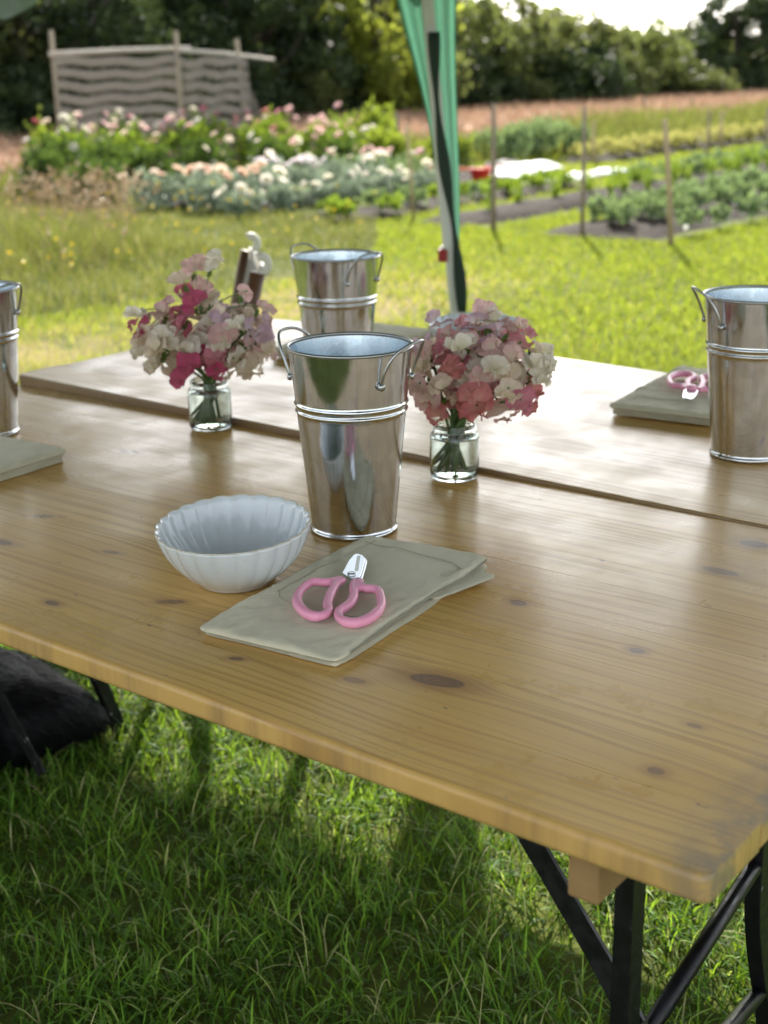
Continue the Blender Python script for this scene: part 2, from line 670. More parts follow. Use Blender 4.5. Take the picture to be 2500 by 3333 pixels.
n = 500
bx = np.concatenate([RNG.uniform(-9.3, -6.0, n), RNG.uniform(-11.5, -5, 200)])
by = np.concatenate([RNG.uniform(6.8, 8.9, n), RNG.uniform(5, 9, 200)])
k = in_meadow(bx, by) & ((2.36 - bx) / (by + 0.91) > 1.10)
bx, by = bx[k], by[k]
M_seed = mat_grass('seed_head', (0.16, 0.10, 0.055), (0.25, 0.165, 0.09), (0.34, 0.25, 0.15), (0.36, 0.28, 0.18), 0.3, (0.38, 0.28, 0.16))
sh_ = RNG.uniform(0.28, 0.5, len(bx))
S1 = blades(bx, by, sh_, np.full(len(bx), 0.004), 3, 0.25, curl=0.4)
top = S1[0].reshape(-1, 7, 3)[:, 6]
S2 = petals_cloud(top[:, 0], top[:, 1], top[:, 2] - 0.02, 0.03, 0.016, 7, RNG.uniform(0, 1, len(bx)))
S2 = (S2[0], np.concatenate([S2[1][:, :3], S2[1][:, [0, 2, 3]]]), S2[2])
stuff('seed_head_grass', [S1, S2], M_seed, 'buff seed heads in front of the flower bed')

# olive weeds between beds and hayfield, and hay stubble
parts = []
n = 26000
bx = RNG.uniform(-13.2, -8.6, n)
by = RNG.uniform(9, 48, n)
k = ~in_bed(bx, by)
bx, by = bx[k], by[k]
hm = np_noise2(bx * 0.5, by * 0.5, 4)
parts.append(blades(bx, by, RNG.uniform(0.12, 0.45, len(bx)) * (0.5 + hm), RNG.uniform(0.015, 0.04, len(bx)), 2, 0.5,
                    tintv=np.clip(RNG.normal(0.45, 0.2, len(bx)) + 0.4 * (hm - 0.5), 0, 0.95)))
stuff('tall_weeds', parts, M_meadow, 'olive green weeds along the hayfield edge')
n = 26000
bx = RNG.uniform(-25, -11.8, n)
by = RNG.uniform(8, 75, n)
hm = np_noise2(bx * 0.4, by * 0.4, 9)
M_haygrass = mat_grass('hay_blade', (0.19, 0.115, 0.07), (0.29, 0.19, 0.125), (0.38, 0.265, 0.185), (0.34, 0.245, 0.15), 0.35, (0.38, 0.25, 0.16))
stuff('hay_grass', [blades(bx, by, RNG.uniform(0.10, 0.32, n), RNG.uniform(0.02, 0.06, n), 2, 0.6, tintv=np.clip(RNG.normal(0.5, 0.25, n), 0, 1))],
      M_haygrass, 'dry brown hay grass below the trees')

# ================================================================== TREES
M_bark = simple('bark', (0.075, 0.058, 0.042), 0.9, var=0.4, scale=8, bump=0.6, bscale=18)
M_leaf = {
    'dark': leafy('leaf_dark', (0.012, 0.024, 0.010), (0.040, 0.062, 0.022), (0.10, 0.15, 0.03), 0.26),
    'mid': leafy('leaf_mid', (0.035, 0.056, 0.018), (0.100, 0.125, 0.040), (0.27, 0.32, 0.07), 0.50),
    'light': leafy('leaf_light', (0.08, 0.11, 0.018), (0.20, 0.235, 0.042), (0.44, 0.50, 0.06), 0.60),
    'olive': leafy('leaf_olive', (0.038, 0.054, 0.020), (0.110, 0.128, 0.044), (0.28, 0.32, 0.08), 0.50),
}

def crown_mesh(name, w, h0, h1, nclump, nleaf, leaf, seed, taper=0.5, gap=0.0):
    r = np.random.default_rng(seed)
    nclump = int(nclump * 1.9)
    cs = []
    while len(cs) < nclump:
        p = r.uniform(-1, 1, 3)
        zz = (p[2] + 1) / 2
        wid = (math.sin(PI * min(1, 0.12 + zz * (1 - taper * 0.3))) ** 0.6)
        d = math.hypot(p[0], p[1])
        if d < wid + 0.18 and (d > 0.3 * wid or zz > 0.7):
            cs.append((p[0] * w / 2, p[1] * w / 2, h0 + zz * (h1 - h0)))
    cs = np.array(cs)
    rad = r.uniform(0.06, 0.24, nclump) * w * 0.55
    ci = r.integers(0, nclump, nleaf)
    d = r.normal(0, 1, (nleaf, 3))
    d /= np.linalg.norm(d, axis=1, keepdims=True)
    P = cs[ci] + d * (rad[ci] * r.uniform(0.45, 1.05, nleaf) ** 0.7)[:, None] * np.array([1, 1, 0.8])
    P += r.normal(0, 0.022 * w, (nleaf, 3))
    stray = r.uniform(0, 1, nleaf) < 0.22
    P[stray] += r.normal(0, 0.075 * w, (int(stray.sum()), 3))
    P[:, 2] = np.maximum(P[:, 2], 0.05)
    a = np.cross(d, r.normal(0, 1, (nleaf, 3)))
    a /= np.linalg.norm(a, axis=1, keepdims=True)
    nn = d + r.normal(0, 1.0, (nleaf, 3))
    b = np.cross(nn / np.linalg.norm(nn, axis=1, keepdims=True), a)
    s = (leaf * r.uniform(0.6, 1.3, nleaf))[:, None]
    V = np.stack([P - a * s, P - b * s * 0.55 + a * s * 0.1, P + a * s, P + b * s * 0.55 + a * s * 0.1], 1).reshape(-1, 3)
    F = np.arange(nleaf * 4).reshape(-1, 4)
    ct = r.uniform(0.1, 0.9, nclump)
    T = np.repeat(np.clip(ct[ci] + r.normal(0, 0.15, nleaf), 0, 1), 4)
    return np_mesh(name, V, F, T)

def trunk_mb(h, r, seed, w, nb=6, bare=False):
    rr = random.Random(seed)
    mb = MB()
    pts = [(0, 0, -0.05)]
    for i in range(1, 6):
        pts.append((pts[-1][0] + rr.uniform(-0.1, 0.1), pts[-1][1] + rr.uniform(-0.1, 0.1), h * i / 5))
    mb.tube(pts, [r * (1 - 0.16 * i) for i in range(6)], 8)
    for b in range(nb):
        k = rr.randint(1, 4)
        a = rr.uniform(0, 2 * PI)
        p0 = Vector(pts[k])
        ln = rr.uniform(0.3, 0.5) * w
        p1 = p0 + Vector((math.cos(a) * ln * 0.5, math.sin(a) * ln * 0.5, ln * 0.35))
        p2 = p1 + Vector((math.cos(a + 0.3) * ln * 0.4, math.sin(a + 0.3) * ln * 0.4, ln * 0.5))
        mb.tube([p0, p1, p2], [r * 0.45, r * 0.28, r * 0.10], 6)
        if bare:
            for q in range(4):
                a2 = a + rr.uniform(-0.9, 0.9)
                p3 = p2 + Vector((math.cos(a2) * ln * 0.3, math.sin(a2) * ln * 0.3, ln * rr.uniform(0.15, 0.5)))
                mb.tube([p1.lerp(p2, rr.uniform(0.3, 1)), p3], [r * 0.14, r * 0.04], 5)
    return mb

def tree(x, y, h, w, kind, label, seed, leaves=3200, leaf=0.16, base=0.25, r=None, bare=False, group=None, clumps=26, name='tree', top=None):
    th = thing(name, label, 'tree', (x, y, 0), random.uniform(0, 6), group)
    trunk_mb(h * 0.85, r or 0.03 * h, seed, w, bare=bare).build('trunk', M_bark, th, smooth=True)
    if leaves:
        link('crown', crown_mesh('crown', w, base, top or h, clumps, leaves, leaf, seed), M_leaf[kind], th)
    return th

ORD = ('first second third fourth fifth sixth seventh eighth ninth tenth eleventh twelfth thirteenth fourteenth fifteenth sixteenth seventeenth eighteenth nineteenth twentieth '
       'twenty-first twenty-second twenty-third twenty-fourth twenty-fifth twenty-sixth twenty-seventh twenty-eighth twenty-ninth thirtieth').split()
TREES = [
    (-25.0, 13.0, 5.6, 6.0, 'dark', 'dark shady tree at the far left behind the net screen end'),
    (-27.0, 18.2, 6.0, 6.5, 'olive', 'tall olive tree behind the left post of the net screen'),
    (-24.6, 20.4, 5.7, 5.5, 'dark', 'dark tree directly behind the middle of the net screen'),
    (-25.6, 24.2, 5.8, 5.5, 'dark', 'broad dark tree behind the right end of the net screen'),
    (-24.4, 28.0, 5.6, 4.8, 'dark', 'dark green tree just left of the bright yellow green one'),
    (-27.4, 30.4, 6.2, 6.6, 'dark', 'large dark tree filling the gap behind the bright yellow green tree'),
    (-23.4, 32.2, 5.4, 3.6, 'light', 'bright yellow green sunlit tree left of the gazebo leg'),
    (-27.5, 36.6, 6.2, 4.4, 'mid', 'green tree hidden partly by the hanging green gazebo curtain'),
    (-25.0, 38.6, 3.7, 4.4, 'mid', 'low green tree just right of the gazebo curtain'),
    (-25.6, 42.6, 3.5, 5.0, 'olive', 'rounded olive green tree right of the gazebo leg'),
    (-25.2, 46.6, 3.1, 5.0, 'olive', 'hazy olive tree in the middle of the right tree line'),
    (-24.8, 50.6, 2.6, 4.6, 'mid', 'low rounded tree left of the bare dark tree'),
]
BACKROW = sorted([(-31.0, 9.5), (-30.5, 14.5), (-31.5, 19.5), (-30.0, 23.0), (-31.0, 26.5), (-30.0, 30.0), (-29.0, 21.2), (-28.4, 25.6), (-29.6, 33.4), (-30.6, 28.2)], key=lambda q: math.atan2(q[0] - 2.36, q[1] + 0.9))
for i, (x, y) in enumerate(BACKROW):
    hh = 6.2 if y < 31 else 5.0
    tree(x, y, hh, 6.2, ('dark', 'dark', 'olive')[i % 3], ORD[i] + ' dark tree of the second row behind the net screen and front trees', 170 + i, leaves=11000, leaf=0.20, base=0.0, group='trees of the second row', clumps=40)
for i, (x, y, h, w, k, lab) in enumerate(TREES):
    tree(x, y, h, w, k, lab, 100 + i, leaves=9500 if h > 5 else 7500, leaf=0.125)
tree(-24.6, 54.6, 4.9, 2.8, 'dark', 'thin dark tree with bare twigs against the sky', 131, leaves=5200, leaf=0.11, base=0.0, top=2.7, bare=True, r=0.10, clumps=10)
tree(-24.0, 58.8, 4.2, 4.0, 'dark', 'big dark conical tree near the right edge against the sky', 132, leaves=12000, leaf=0.13, base=0.0, clumps=44)
tree(-30.0, 72.0, 2.6, 4.5, 'mid', 'pale distant tree at the right edge of the picture', 133, leaves=2600, leaf=0.18)
tree(-36.0, 80.0, 2.4, 5.0, 'mid', 'small distant tree between dark conical tree and right edge', 134, leaves=2200, leaf=0.18)

HEDGE = [(-28.0, 33.6, 5.0), (-28.2, 37.0, 4.2), (-28.6, 40.6, 3.6), (-28.4, 44.4, 2.9), (-28.6, 48.2, 2.6), (-28.2, 52.0, 2.3), (-28.6, 56.0, 2.4), (-28.4, 60.5, 2.6)]
for i, (x, y, hh) in enumerate(HEDGE):
    tree(x, y, hh, 5.6, ('dark', 'olive')[i % 2], ORD[i] + ' shrubby tree from the left filling in behind the right tree line', 210 + i, leaves=9000, leaf=0.17, base=0.0, group='shrubby trees behind the right tree line', clumps=44, r=0.08)
# undergrowth bushes at the foot of the tree line
bush_me = [crown_mesh('bush_foliage', 3.2, 0.0, 1.6, 22, 5200, 0.10, 300 + i) for i in range(3)]
for i, me in enumerate(bush_me):
    me.materials.append(M_leaf['dark' if i < 2 else 'olive'])
for i in range(24):
    y = 12 + i * 2.05 + random.uniform(-0.4, 0.4)
    o = bpy.data.objects.new('bush', bush_me[i % 3])
    COL.objects.link(o)
    o.location = (-23.6 + random.uniform(-0.7, 0.5), y, 0)
    s = random.uniform(0.75, 1.25)
    o.scale = (s, s, s * random.uniform(0.7, 1.1))
    o.rotation_euler = (0, 0, random.uniform(0, 6))
    tag(o, ORD[i] + ' leafy bush from the left along the foot of the tree line', 'bush', 'undergrowth bushes below the tree line')

# ================================================================== NET SCREEN
M_pole = simple('weathered_wood', (0.27, 0.22, 0.15), 0.85, var=0.3, scale=10, bump=0.4)
M_rail = simple('pale_wood', (0.42, 0.38, 0.32), 0.85, var=0.25, scale=10, bump=0.4)
t = NT('jute_net')
p = t.pos()
st = t.noise(t.vmath('MULTIPLY', p, (9.0, 9.0, 2.0)), 3.0, 3)
c = t.mix(st, (0.20, 0.18, 0.155), (0.36, 0.325, 0.28))
M_net = t.done(t.trans(t.bsdf(Base_Color=c, Roughness=0.9), (0.3, 0.26, 0.2), 0.3))
ns = thing('net_screen', 'rustic garden screen of wavy net bands hung between wooden poles', 'screen', (-11.6, 12.0, 0))
NP = [Vector((-12.75, 11.55, 0)), Vector((-11.24, 12.36, 0)), Vector((-10.94, 13.35, 0))]
off = Vector((-11.6, 12.0, 0))
tops = [1.88, 1.84, 1.74]
for q, tz, lean in zip(NP, tops, ((-0.02, 0.0), (-0.03, 0.0), (-0.10, -0.10))):
    b = q - off
    MB().tube([b + Vector((0, 0, -0.05)), b + Vector((lean[0] * 0.5, lean[1] * 0.5, tz * 0.5)), b + Vector((lean[0], lean[1], tz))], [0.035, 0.032, 0.028], 8).build('pole', M_pole, ns, smooth=True)
def rail(a, b, za, zb, r):
    MB().tube([a - off + Vector((0, 0, za)), (a.lerp(b, 0.5)) - off + Vector((0.03, 0, (za + zb) / 2 + 0.012)), b - off + Vector((0, 0, zb))], [r, r * 0.9, r * 0.8], 8).build('rail', M_rail, ns, smooth=True)
rail(NP[0] + Vector((-0.06, -0.03, 0)), NP[1] + Vector((0.06, 0.16, 0)), 1.58, 1.625, 0.035)
rail(NP[1] + Vector((0.05, -0.02, 0)), NP[2] + Vector((-0.03, 0.55, 0)), 1.60, 1.47, 0.028)
def band(a, b, z0, z1, sag, seed, slot=0.0):
    mb = MB()
    rows = []
    nrm = Vector((b.y - a.y, a.x - b.x, 0)).normalized()
    for i in range(29):
        u = i / 28
        p = a.lerp(b, u)
        wv = sag * (0.55 * math.sin(u * 15 + seed) + 0.45 * math.sin(u * 7.3 + seed * 1.9)) 
        dep = 0.02 * math.sin(u * 22 + seed)
        q = p - off + nrm * dep
        for_row = [(q.x, q.y, z0 + wv), (q.x + nrm.x * 0.008, q.y + nrm.y * 0.008, (z0 + z1) / 2 + wv), (q.x, q.y, z1 + wv * 0.9)]
        rows.append(for_row)
    mb.grid(rows)
    o = mb.build('net_band', M_net, ns)
    sm = o.modifiers.new('thick', 'SOLIDIFY')
    sm.thickness = 0.006
    return evaluated(o)
for k in range(9):
    z1 = 1.53 - k * 0.155
    band(NP[0], NP[1], z1 - 0.108, z1, 0.030 + 0.002 * k, k * 0.5)
    band(NP[1], NP[2] + Vector((0, 0.0, 0)), z1 - 0.108 - 0.03, z1 - 0.03, 0.030, k * 0.8 + 2)
for j in range(9):
    u = (j + 0.5) / 9
    for a, b in ((NP[0], NP[1]), (NP[1], NP[2])):
        q = a.lerp(b, u) - off
        MB().tube([(q.x, q.y + 0.01, 0.1), (q.x + 0.02, q.y + 0.02, 0.8), (q.x, q.y + 0.01, 1.52)], 0.006, 5).build('net_cord', M_net, ns)
# loose triangular end of the net running to the ground
e0, e1 = NP[2] - off + Vector((-0.08, -0.06, 1.35)), NP[2] - off + Vector((0.32, 0.30, 0.1))
mb = MB()
for k in range(10):
    u = k / 9
    a = Vector(NP[2] - off) + Vector((-0.08 * (1 - u), -0.06 * (1 - u), 1.35 - 1.25 * u))
    b = e0.lerp(e1, u)
    mb.tube([a, b + Vector((0.002, 0.002, 0))], 0.008, 5)
for k in range(6):
    u = k / 5
    mb.tube([e0, (NP[2] - off + Vector((0, 0, 0.1))).lerp(e1, u)], 0.007, 5)
mb.build('net_wing', M_net, ns)

# ================================================================== FLOWER BED
def plant_mesh(name, w, h, n, leaf, seed, up=0.5, shape='ball', ratio=0.5):
    """leaf-sized faces through a plant's volume, denser outside"""
    r = np.random.default_rng(seed)
    d = r.normal(0, 1, (n, 3))
    d /= np.linalg.norm(d, axis=1, keepdims=True)
    rad = r.uniform(0.35, 1.0, n) ** 0.6
    lump = 0.8 + 0.35 * np.sin(d[:, 0] * 5 + seed) * np.sin(d[:, 1] * 6 + seed * 2)
    P = d * (rad * lump)[:, None]
    P = P * np.array([w / 2, w / 2, h / 2]) + np.array([0, 0, h / 2])
    if shape == 'tuft':
        zz = r.uniform(0.05, 1, n)
        a = r.uniform(0, 2 * PI, n)
        rr_ = w / 2 * (0.25 + 0.75 * zz) * r.uniform(0.2, 1, n)
        P = np.stack([np.cos(a) * rr_, np.sin(a) * rr_, zz * h], 1)
        d = np.stack([np.cos(a) * 0.6, np.sin(a) * 0.6, np.full(n, 0.3)], 1)
    P[:, 2] = np.maximum(P[:, 2], 0.015)
    ax = d * 0.7 + np.array([0, 0, up]) + r.normal(0, 0.35, (n, 3))
    ax /= np.linalg.norm(ax, axis=1, keepdims=True)
    sd = np.cross(ax, r.normal(0, 1, (n, 3)))
    sd /= np.linalg.norm(sd, axis=1, keepdims=True)
    s = (leaf * r.uniform(0.6, 1.35, n))[:, None]
    V = np.stack([P - ax * s, P - sd * s * ratio, P + ax * s, P + sd * s * ratio], 1).reshape(-1, 3)
    T = np.repeat(np.clip(r.uniform(0.1, 0.9, n), 0, 1), 4)
    return np_mesh(name, V, np.arange(n * 4).reshape(-1, 4), T)

M_plant = {
    'green': leafy('plant_green', (0.030, 0.065, 0.012), (0.110, 0.170, 0.026), (0.30, 0.42, 0.03), 0.45, pscale=2),
    'deep': leafy('plant_deep', (0.016, 0.036, 0.012), (0.055, 0.095, 0.022), (0.14, 0.22, 0.03), 0.35, pscale=2),
    'silver': leafy('plant_silver', (0.10, 0.15, 0.09), (0.34, 0.40, 0.31), (0.30, 0.36, 0.2), 0.25, pscale=2),
    'sage': leafy('plant_sage', (0.045, 0.085, 0.035), (0.21, 0.28, 0.15), (0.26, 0.36, 0.10), 0.35, pscale=2),
    'lime': leafy('plant_lime', (0.07, 0.12, 0.014), (0.17, 0.225, 0.032), (0.36, 0.44, 0.04), 0.45, pscale=2),
    'yellow': leafy('plant_yellow', (0.15, 0.16, 0.04), (0.36, 0.34, 0.12), (0.5, 0.48, 0.12), 0.35, pscale=2),
}

def petal_mat(name, inner, outer, tf=0.5):
    t = NT(name)
    u = t.sep(t.uv())[0]
    c = t.mix(t.maprange(u, 0.15, 1.0), inner, outer)
    v = t.noise(t.obj(), 60, 3)
    c = t.mix(t.math('MULTIPLY', v, 0.25), c, tuple(x * 0.75 for x in inner))
    h, s_, v_ = 0, 0, 0
    rnd = t.rand()
    c = t.mix(t.maprange(rnd, 0, 1, 0, 0.16), c, (0.75, 0.62, 0.50))
    sh = t.bsdf(Base_Color=c, Roughness=0.55, Specular_IOR_Level=0.25, Sheen_Weight=0.15)
    return t.done(t.trans(sh, t.mix(0.25, c, (0.9, 0.75, 0.6)), tf))

PET = {
    'white': petal_mat('petal_white', (0.72, 0.72, 0.52), (0.84, 0.82, 0.75)),
    'cream': petal_mat('petal_cream', (0.74, 0.68, 0.48), (0.78, 0.66, 0.57)),
    'blush': petal_mat('petal_blush', (0.74, 0.64, 0.53), (0.74, 0.44, 0.48)),
    'pink': petal_mat('petal_pink', (0.66, 0.30, 0.36), (0.60, 0.17, 0.27)),
    'magenta': petal_mat('petal_magenta', (0.52, 0.08, 0.18), (0.50, 0.045, 0.17)),
    'coral': petal_mat('petal_coral', (0.64, 0.30, 0.25), (0.60, 0.13, 0.18)),
    'lilac': petal_mat('petal_lilac', (0.74, 0.66, 0.68), (0.62, 0.40, 0.58)),
    'peach': petal_mat('petal_peach', (0.62, 0.34, 0.20), (0.74, 0.52, 0.38)),
    'lavender': petal_mat('petal_lavender', (0.56, 0.51, 0.60), (0.68, 0.65, 0.72)),
    'red': petal_mat('petal_red', (0.40, 0.03, 0.06), (0.50, 0.05, 0.09)),
}

def rosette(name, r, layers=3, seed=0, n0=9):
    """a double garden flower: rings of cupped petals"""
    rr = random.Random(seed)
    vs, fs, uv = [], [], []
    for L in range(layers):
        rad = r * (1 - 0.28 * L)
        n = n0 - L * 2
        tilt = 0.35 + 0.45 * L
        for k in range(n):
            a = 2 * PI * (k + 0.5 * (L % 2)) / n + rr.uniform(-0.1, 0.1)
            ca, sa = math.cos(a), math.sin(a)
            w = rad * math.sin(PI / n) * 1.25
            o = len(vs)
            for i, (t_, wt) in enumerate(((0.1, 0.4), (0.55, 1.0), (0.9, 0.95), (1.02, 0.4))):
                rho = rad * t_ * math.cos(tilt * t_)
                z = rad * t_ * math.sin(tilt * t_) + rr.uniform(-0.04, 0.04) * r
                for sgn in (-1, 1):
                    vs.append((ca * rho - sa * w * wt * sgn * 0.9, sa * rho + ca * w * wt * sgn * 0.9, z))
                    uv.append((t_, 0.5))
            for i in range(3):
                fs.append((o + 2 * i, o + 2 * i + 1, o + 2 * i + 3, o + 2 * i + 2))
    return np_mesh(name, np.array(vs), np.array(fs), uv=np.array(uv))

ROS = {}
def ros(col, big=False):
    k = (col, big, random.randint(0, 1))
    if k not in ROS:
        me = rosette('blossom', 0.072 if big else 0.062, 4 if big else 3, k[2] + 3)
        me.materials.append(PET[col])
        ROS[k] = me
    return ROS[k]

def flower_bush(x, y, w, h, leafm, leaf, n, cols, nb, label, group, big=False, up=0.5, name='flower_plant', spread=0.95, tall=0.08, seed=1):
    th = thing(name, label, 'plant', (x, y, 0), random.uniform(0, 6), group)
    link('foliage', plant_mesh('foliage', w, h, n, leaf, seed, up), M_plant[leafm], th)
    for k in range(nb):
        a = random.uniform(0, 2 * PI)
        rho = w / 2 * spread * math.sqrt(random.uniform(0.0, 1))
        zz = h * (0.62 + 0.38 * math.sqrt(max(0, 1 - (rho / (w / 2)) ** 2))) + random.uniform(-0.05, tall)
        o = bpy.data.objects.new('blossom', ros(random.choice(cols), big))
        COL.objects.link(o)
        o.parent = th
        o.location = (math.cos(a) * rho, math.sin(a) * rho, zz)
        o.rotation_euler = (random.uniform(-0.9, 0.9), random.uniform(-0.9, 0.9), random.uniform(0, 6))
        s = random.uniform(0.6, 1.1)
        o.scale = (s, s, s)
    return th

BACK = 'tall pink flowered plants in the back of the flower bed'
FRONT = 'low silver leaved plants along the front of the flower bed'
i = 0
backp, frontp, edgep = [], [], []
for (x, y, w, h, lm, cols, nb, lab) in [
    (-10.45, 9.50, 0.75, 0.70, 'deep', ['blush', 'lavender'], 2, 'dark bushy plant at the left end of the flower bed'),
    (-9.95, 9.85, 0.8, 0.64, 'deep', ['magenta', 'white'], 2, 'dark green plant with one purple bloom in the flower bed'),
    (-11.0, 10.25, 0.8, 0.76, 'green', ['blush', 'cream', 'white'], 9, None),
    (-10.55, 10.7, 0.8, 0.72, 'green', ['cream', 'white', 'blush'], 8, None),
    (-9.7, 10.3, 0.8, 0.55, 'deep', ['cream'], 2, None),
    (-10.05, 9.05, 0.75, 0.55, 'deep', [], 0, 'dark green bush at the near left corner of the flower bed'),
    (-9.35, 9.15, 0.8, 0.50, 'deep', [], 0, 'dark green bush between the left corner and the peach blooms'),
    (-11.2, 11.2, 0.8, 0.80, 'green', ['blush', 'white', 'white', 'cream', 'pink'], 10, None),
    (-10.5, 11.6, 0.85, 0.74, 'green', ['white', 'blush', 'cream'], 9, None),
    (-9.7, 11.2, 0.8, 0.58, 'deep', ['white', 'cream'], 4, None),
    (-10.9, 12.4, 0.8, 0.80, 'green', ['blush', 'white', 'white', 'cream', 'pink'], 9, None),
    (-10.2, 12.6, 0.8, 0.68, 'green', ['blush', 'cream', 'white', 'coral'], 8, None),
    (-9.5, 12.2, 0.8, 0.56, 'deep', ['white', 'blush'], 4, None),
    (-10.6, 13.4, 0.8, 0.80, 'green', ['blush', 'pink', 'red'], 8, None),
    (-9.9, 13.5, 0.8, 0.64, 'green', ['blush', 'coral'], 7, None),
    (-9.3, 13.2, 0.8, 0.52, 'deep', ['white', 'blush'], 4, None),
    (-10.3, 14.4, 0.8, 0.72, 'green', ['blush', 'white'], 5, None),
    (-9.6, 14.6, 0.9, 0.56, 'lime', ['white'], 2, 'bright lime plant at the right end of the flower bed'),
    (-9.1, 15.4, 0.9, 0.46, 'lime', ['peach'], 2, 'yellow green plant with orange bloom near the gazebo curtain'),
    (-10.4, 15.4, 0.8, 0.86, 'lime', [], 0, 'tall lime green sprig beside the net screen end'),
]:
    i += 1
    fb = flower_bush(x, y, w, h * 1.08, lm, 0.045 if lm != 'lime' else 0.06, 620, cols, nb, lab or 'tall green flower plant with pink and white blooms', None if lab else BACK, seed=400 + i)
    if not lab:
        backp.append((fb, x))
th = flower_bush(-11.25, 10.0, 0.4, 0.95, 'lime', 0.06, 120, ['red'], 1, 'tall sprig with red bloom at the left end of the bed', None, seed=451)

for k in range(16):
    y = 9.0 + (k // 2) * 0.50 + random.uniform(-0.08, 0.08)
    x = (-7.55 if k % 2 == 0 else -8.25) + random.uniform(-0.12, 0.12)
    pc = ['peach', 'peach', 'cream'] if y < 10.4 else (['lavender', 'white', 'lavender'] if y < 11.6 else ['blush', 'cream', 'white'])
    if y < 10.4:
        lab = 'low silver leaved plant with large peach blooms'
    elif y < 11.6:
        lab = 'low silver leaved plant with lavender blooms'
    else:
        lab = 'low dark leaved plant with pale pink blooms'
    fb = flower_bush(x, y, 0.62, 0.40, 'silver' if y < 11.7 else 'sage', 0.04, 420, pc, 3 if k % 2 == 0 else 4, lab, FRONT, big=True, seed=500 + k, tall=0.05)
    frontp.append((fb, x))
for k in range(12):
    x, y = -7.05 + random.uniform(-0.1, 0.1), 8.85 + k * 0.33
    fb = flower_bush(x, y, 0.40, 0.26, 'silver', 0.04, 220, ['white'], 2, 'small white flowered plant on the front edge of the flower bed', 'small plants edging the flower bed', seed=530 + k)
    fb['label'] = ORD[k] + ' small white flowered plant from the left on the front edge of the flower bed'
for lst, cuts in ((backp, (-10.62, -9.95)), (frontp, (-7.9,))):
    lanes = {}
    for fb, x in lst:
        lanes.setdefault(sum(x > c for c in cuts), []).append(fb)
    for la, fbs in lanes.items():
        nm = ('rear', 'middle', 'front')[la] if len(cuts) == 2 else ('rear', 'front')[la]
        for q, fb in enumerate(sorted(fbs, key=lambda o: o.location.y)):
            fb['label'] = fb['label'] + ', ' + ORD[q] + ' from left in ' + nm + ' line'

# ================================================================== CROP ROWS
def row(label, group, meshes, pts, smin=0.85, smax=1.15, name='crop_plant', cat='plant'):
    lines = {}
    for (x, y) in pts:
        o = bpy.data.objects.new(name, random.choice(meshes))
        COL.objects.link(o)
        o.location = (x + random.uniform(-0.06, 0.06), y + random.uniform(-0.06, 0.06), 0.05)
        s = random.uniform(smin, smax)
        o.scale = (s, s, s)
        o.rotation_euler = (0, 0, random.uniform(0, 6))
        ln_ = round(x, 1)
        lines.setdefault(ln_, []).append(o)
        tag(o, label, cat, group)
    ks = sorted(lines, reverse=True)
    for li, k in enumerate(ks):
        side = '' if len(ks) == 1 else (' of right line' if li == 0 else (' of left line' if li == len(ks) - 1 else ' of middle line'))
        for q, o in enumerate(sorted(lines[k], key=lambda o: o.location.y)):
            o['label'] = label + ', ' + ORD[q] + ' from near end' + side

def pm(lm, *a, k=3, **kw):
    out = []
    for i in range(k):
        me = plant_mesh('crop_leaves', *a, seed=random.randint(1, 9999), **kw)
        me.materials.append(M_plant[lm])
        out.append(me)
    return out

sage = pm('sage', 0.36, 0.22, 150, 0.036, up=0.7)
row('grey green leafy plant in nearest bed', 'plants in the nearest soil bed', sage,
    [(-3.20 - 0.42 * (j % 2), 9.60 + 0.24 * j) for j in range(36)])
row('young grey green plant edging nearest bed', 'small plants edging the nearest bed', pm('sage', 0.26, 0.2, 80, 0.04, up=0.6),
    [(-2.62, 9.6 + 0.55 * j) for j in range(10)])
tuft = pm('green', 0.20, 0.24, 70, 0.042, up=1.4, shape='tuft', ratio=0.25)
row('upright bright green tuft in middle bed', 'tufts along the middle soil bed', tuft,
    [(-4.95, 9.55 + 0.62 * j) for j in range(8)] + [(-4.65, 12.0 + 0.45 * j) for j in range(14)])
row('soft green bushy plant in middle bed', 'bushy plants of the middle soil bed', pm('sage', 0.4, 0.22, 130, 0.04, up=0.8),
    [(-5.0 - 0.2 * (j % 2), 13.4 + 0.36 * j) for j in range(22)])
row('low green plant in left bed', 'low plants of the left soil bed', pm('green', 0.34, 0.14, 110, 0.038, up=0.5) + pm('sage', 0.36, 0.18, 120, 0.04, k=1),
    [(-5.8 - 0.4 * (j % 2), 9.1 + 0.28 * j) for j in range(16)])
row('yellow leaved plant in far bed', 'yellow plants of the far bed', pm('yellow', 0.5, 0.26, 120, 0.05, up=0.5),
    [(-7.6 - 0.35 * (j % 2), 16.9 + 0.33 * j) for j in range(26)])
row('tall grey green plant beyond white sheets', 'tall plants beyond the white sheets', pm('sage', 0.62, 0.50, 240, 0.055, up=1.4),
    [(-8.55 - 0.4 * (j % 3), 16.3 + 0.28 * j) for j in range(9)])
row('small green plant in furthest bed', 'plants of the furthest bed', pm('green', 0.4, 0.2, 90, 0.05),
    [(-5.75, 18.8 + 0.6 * j) for j in range(24)])

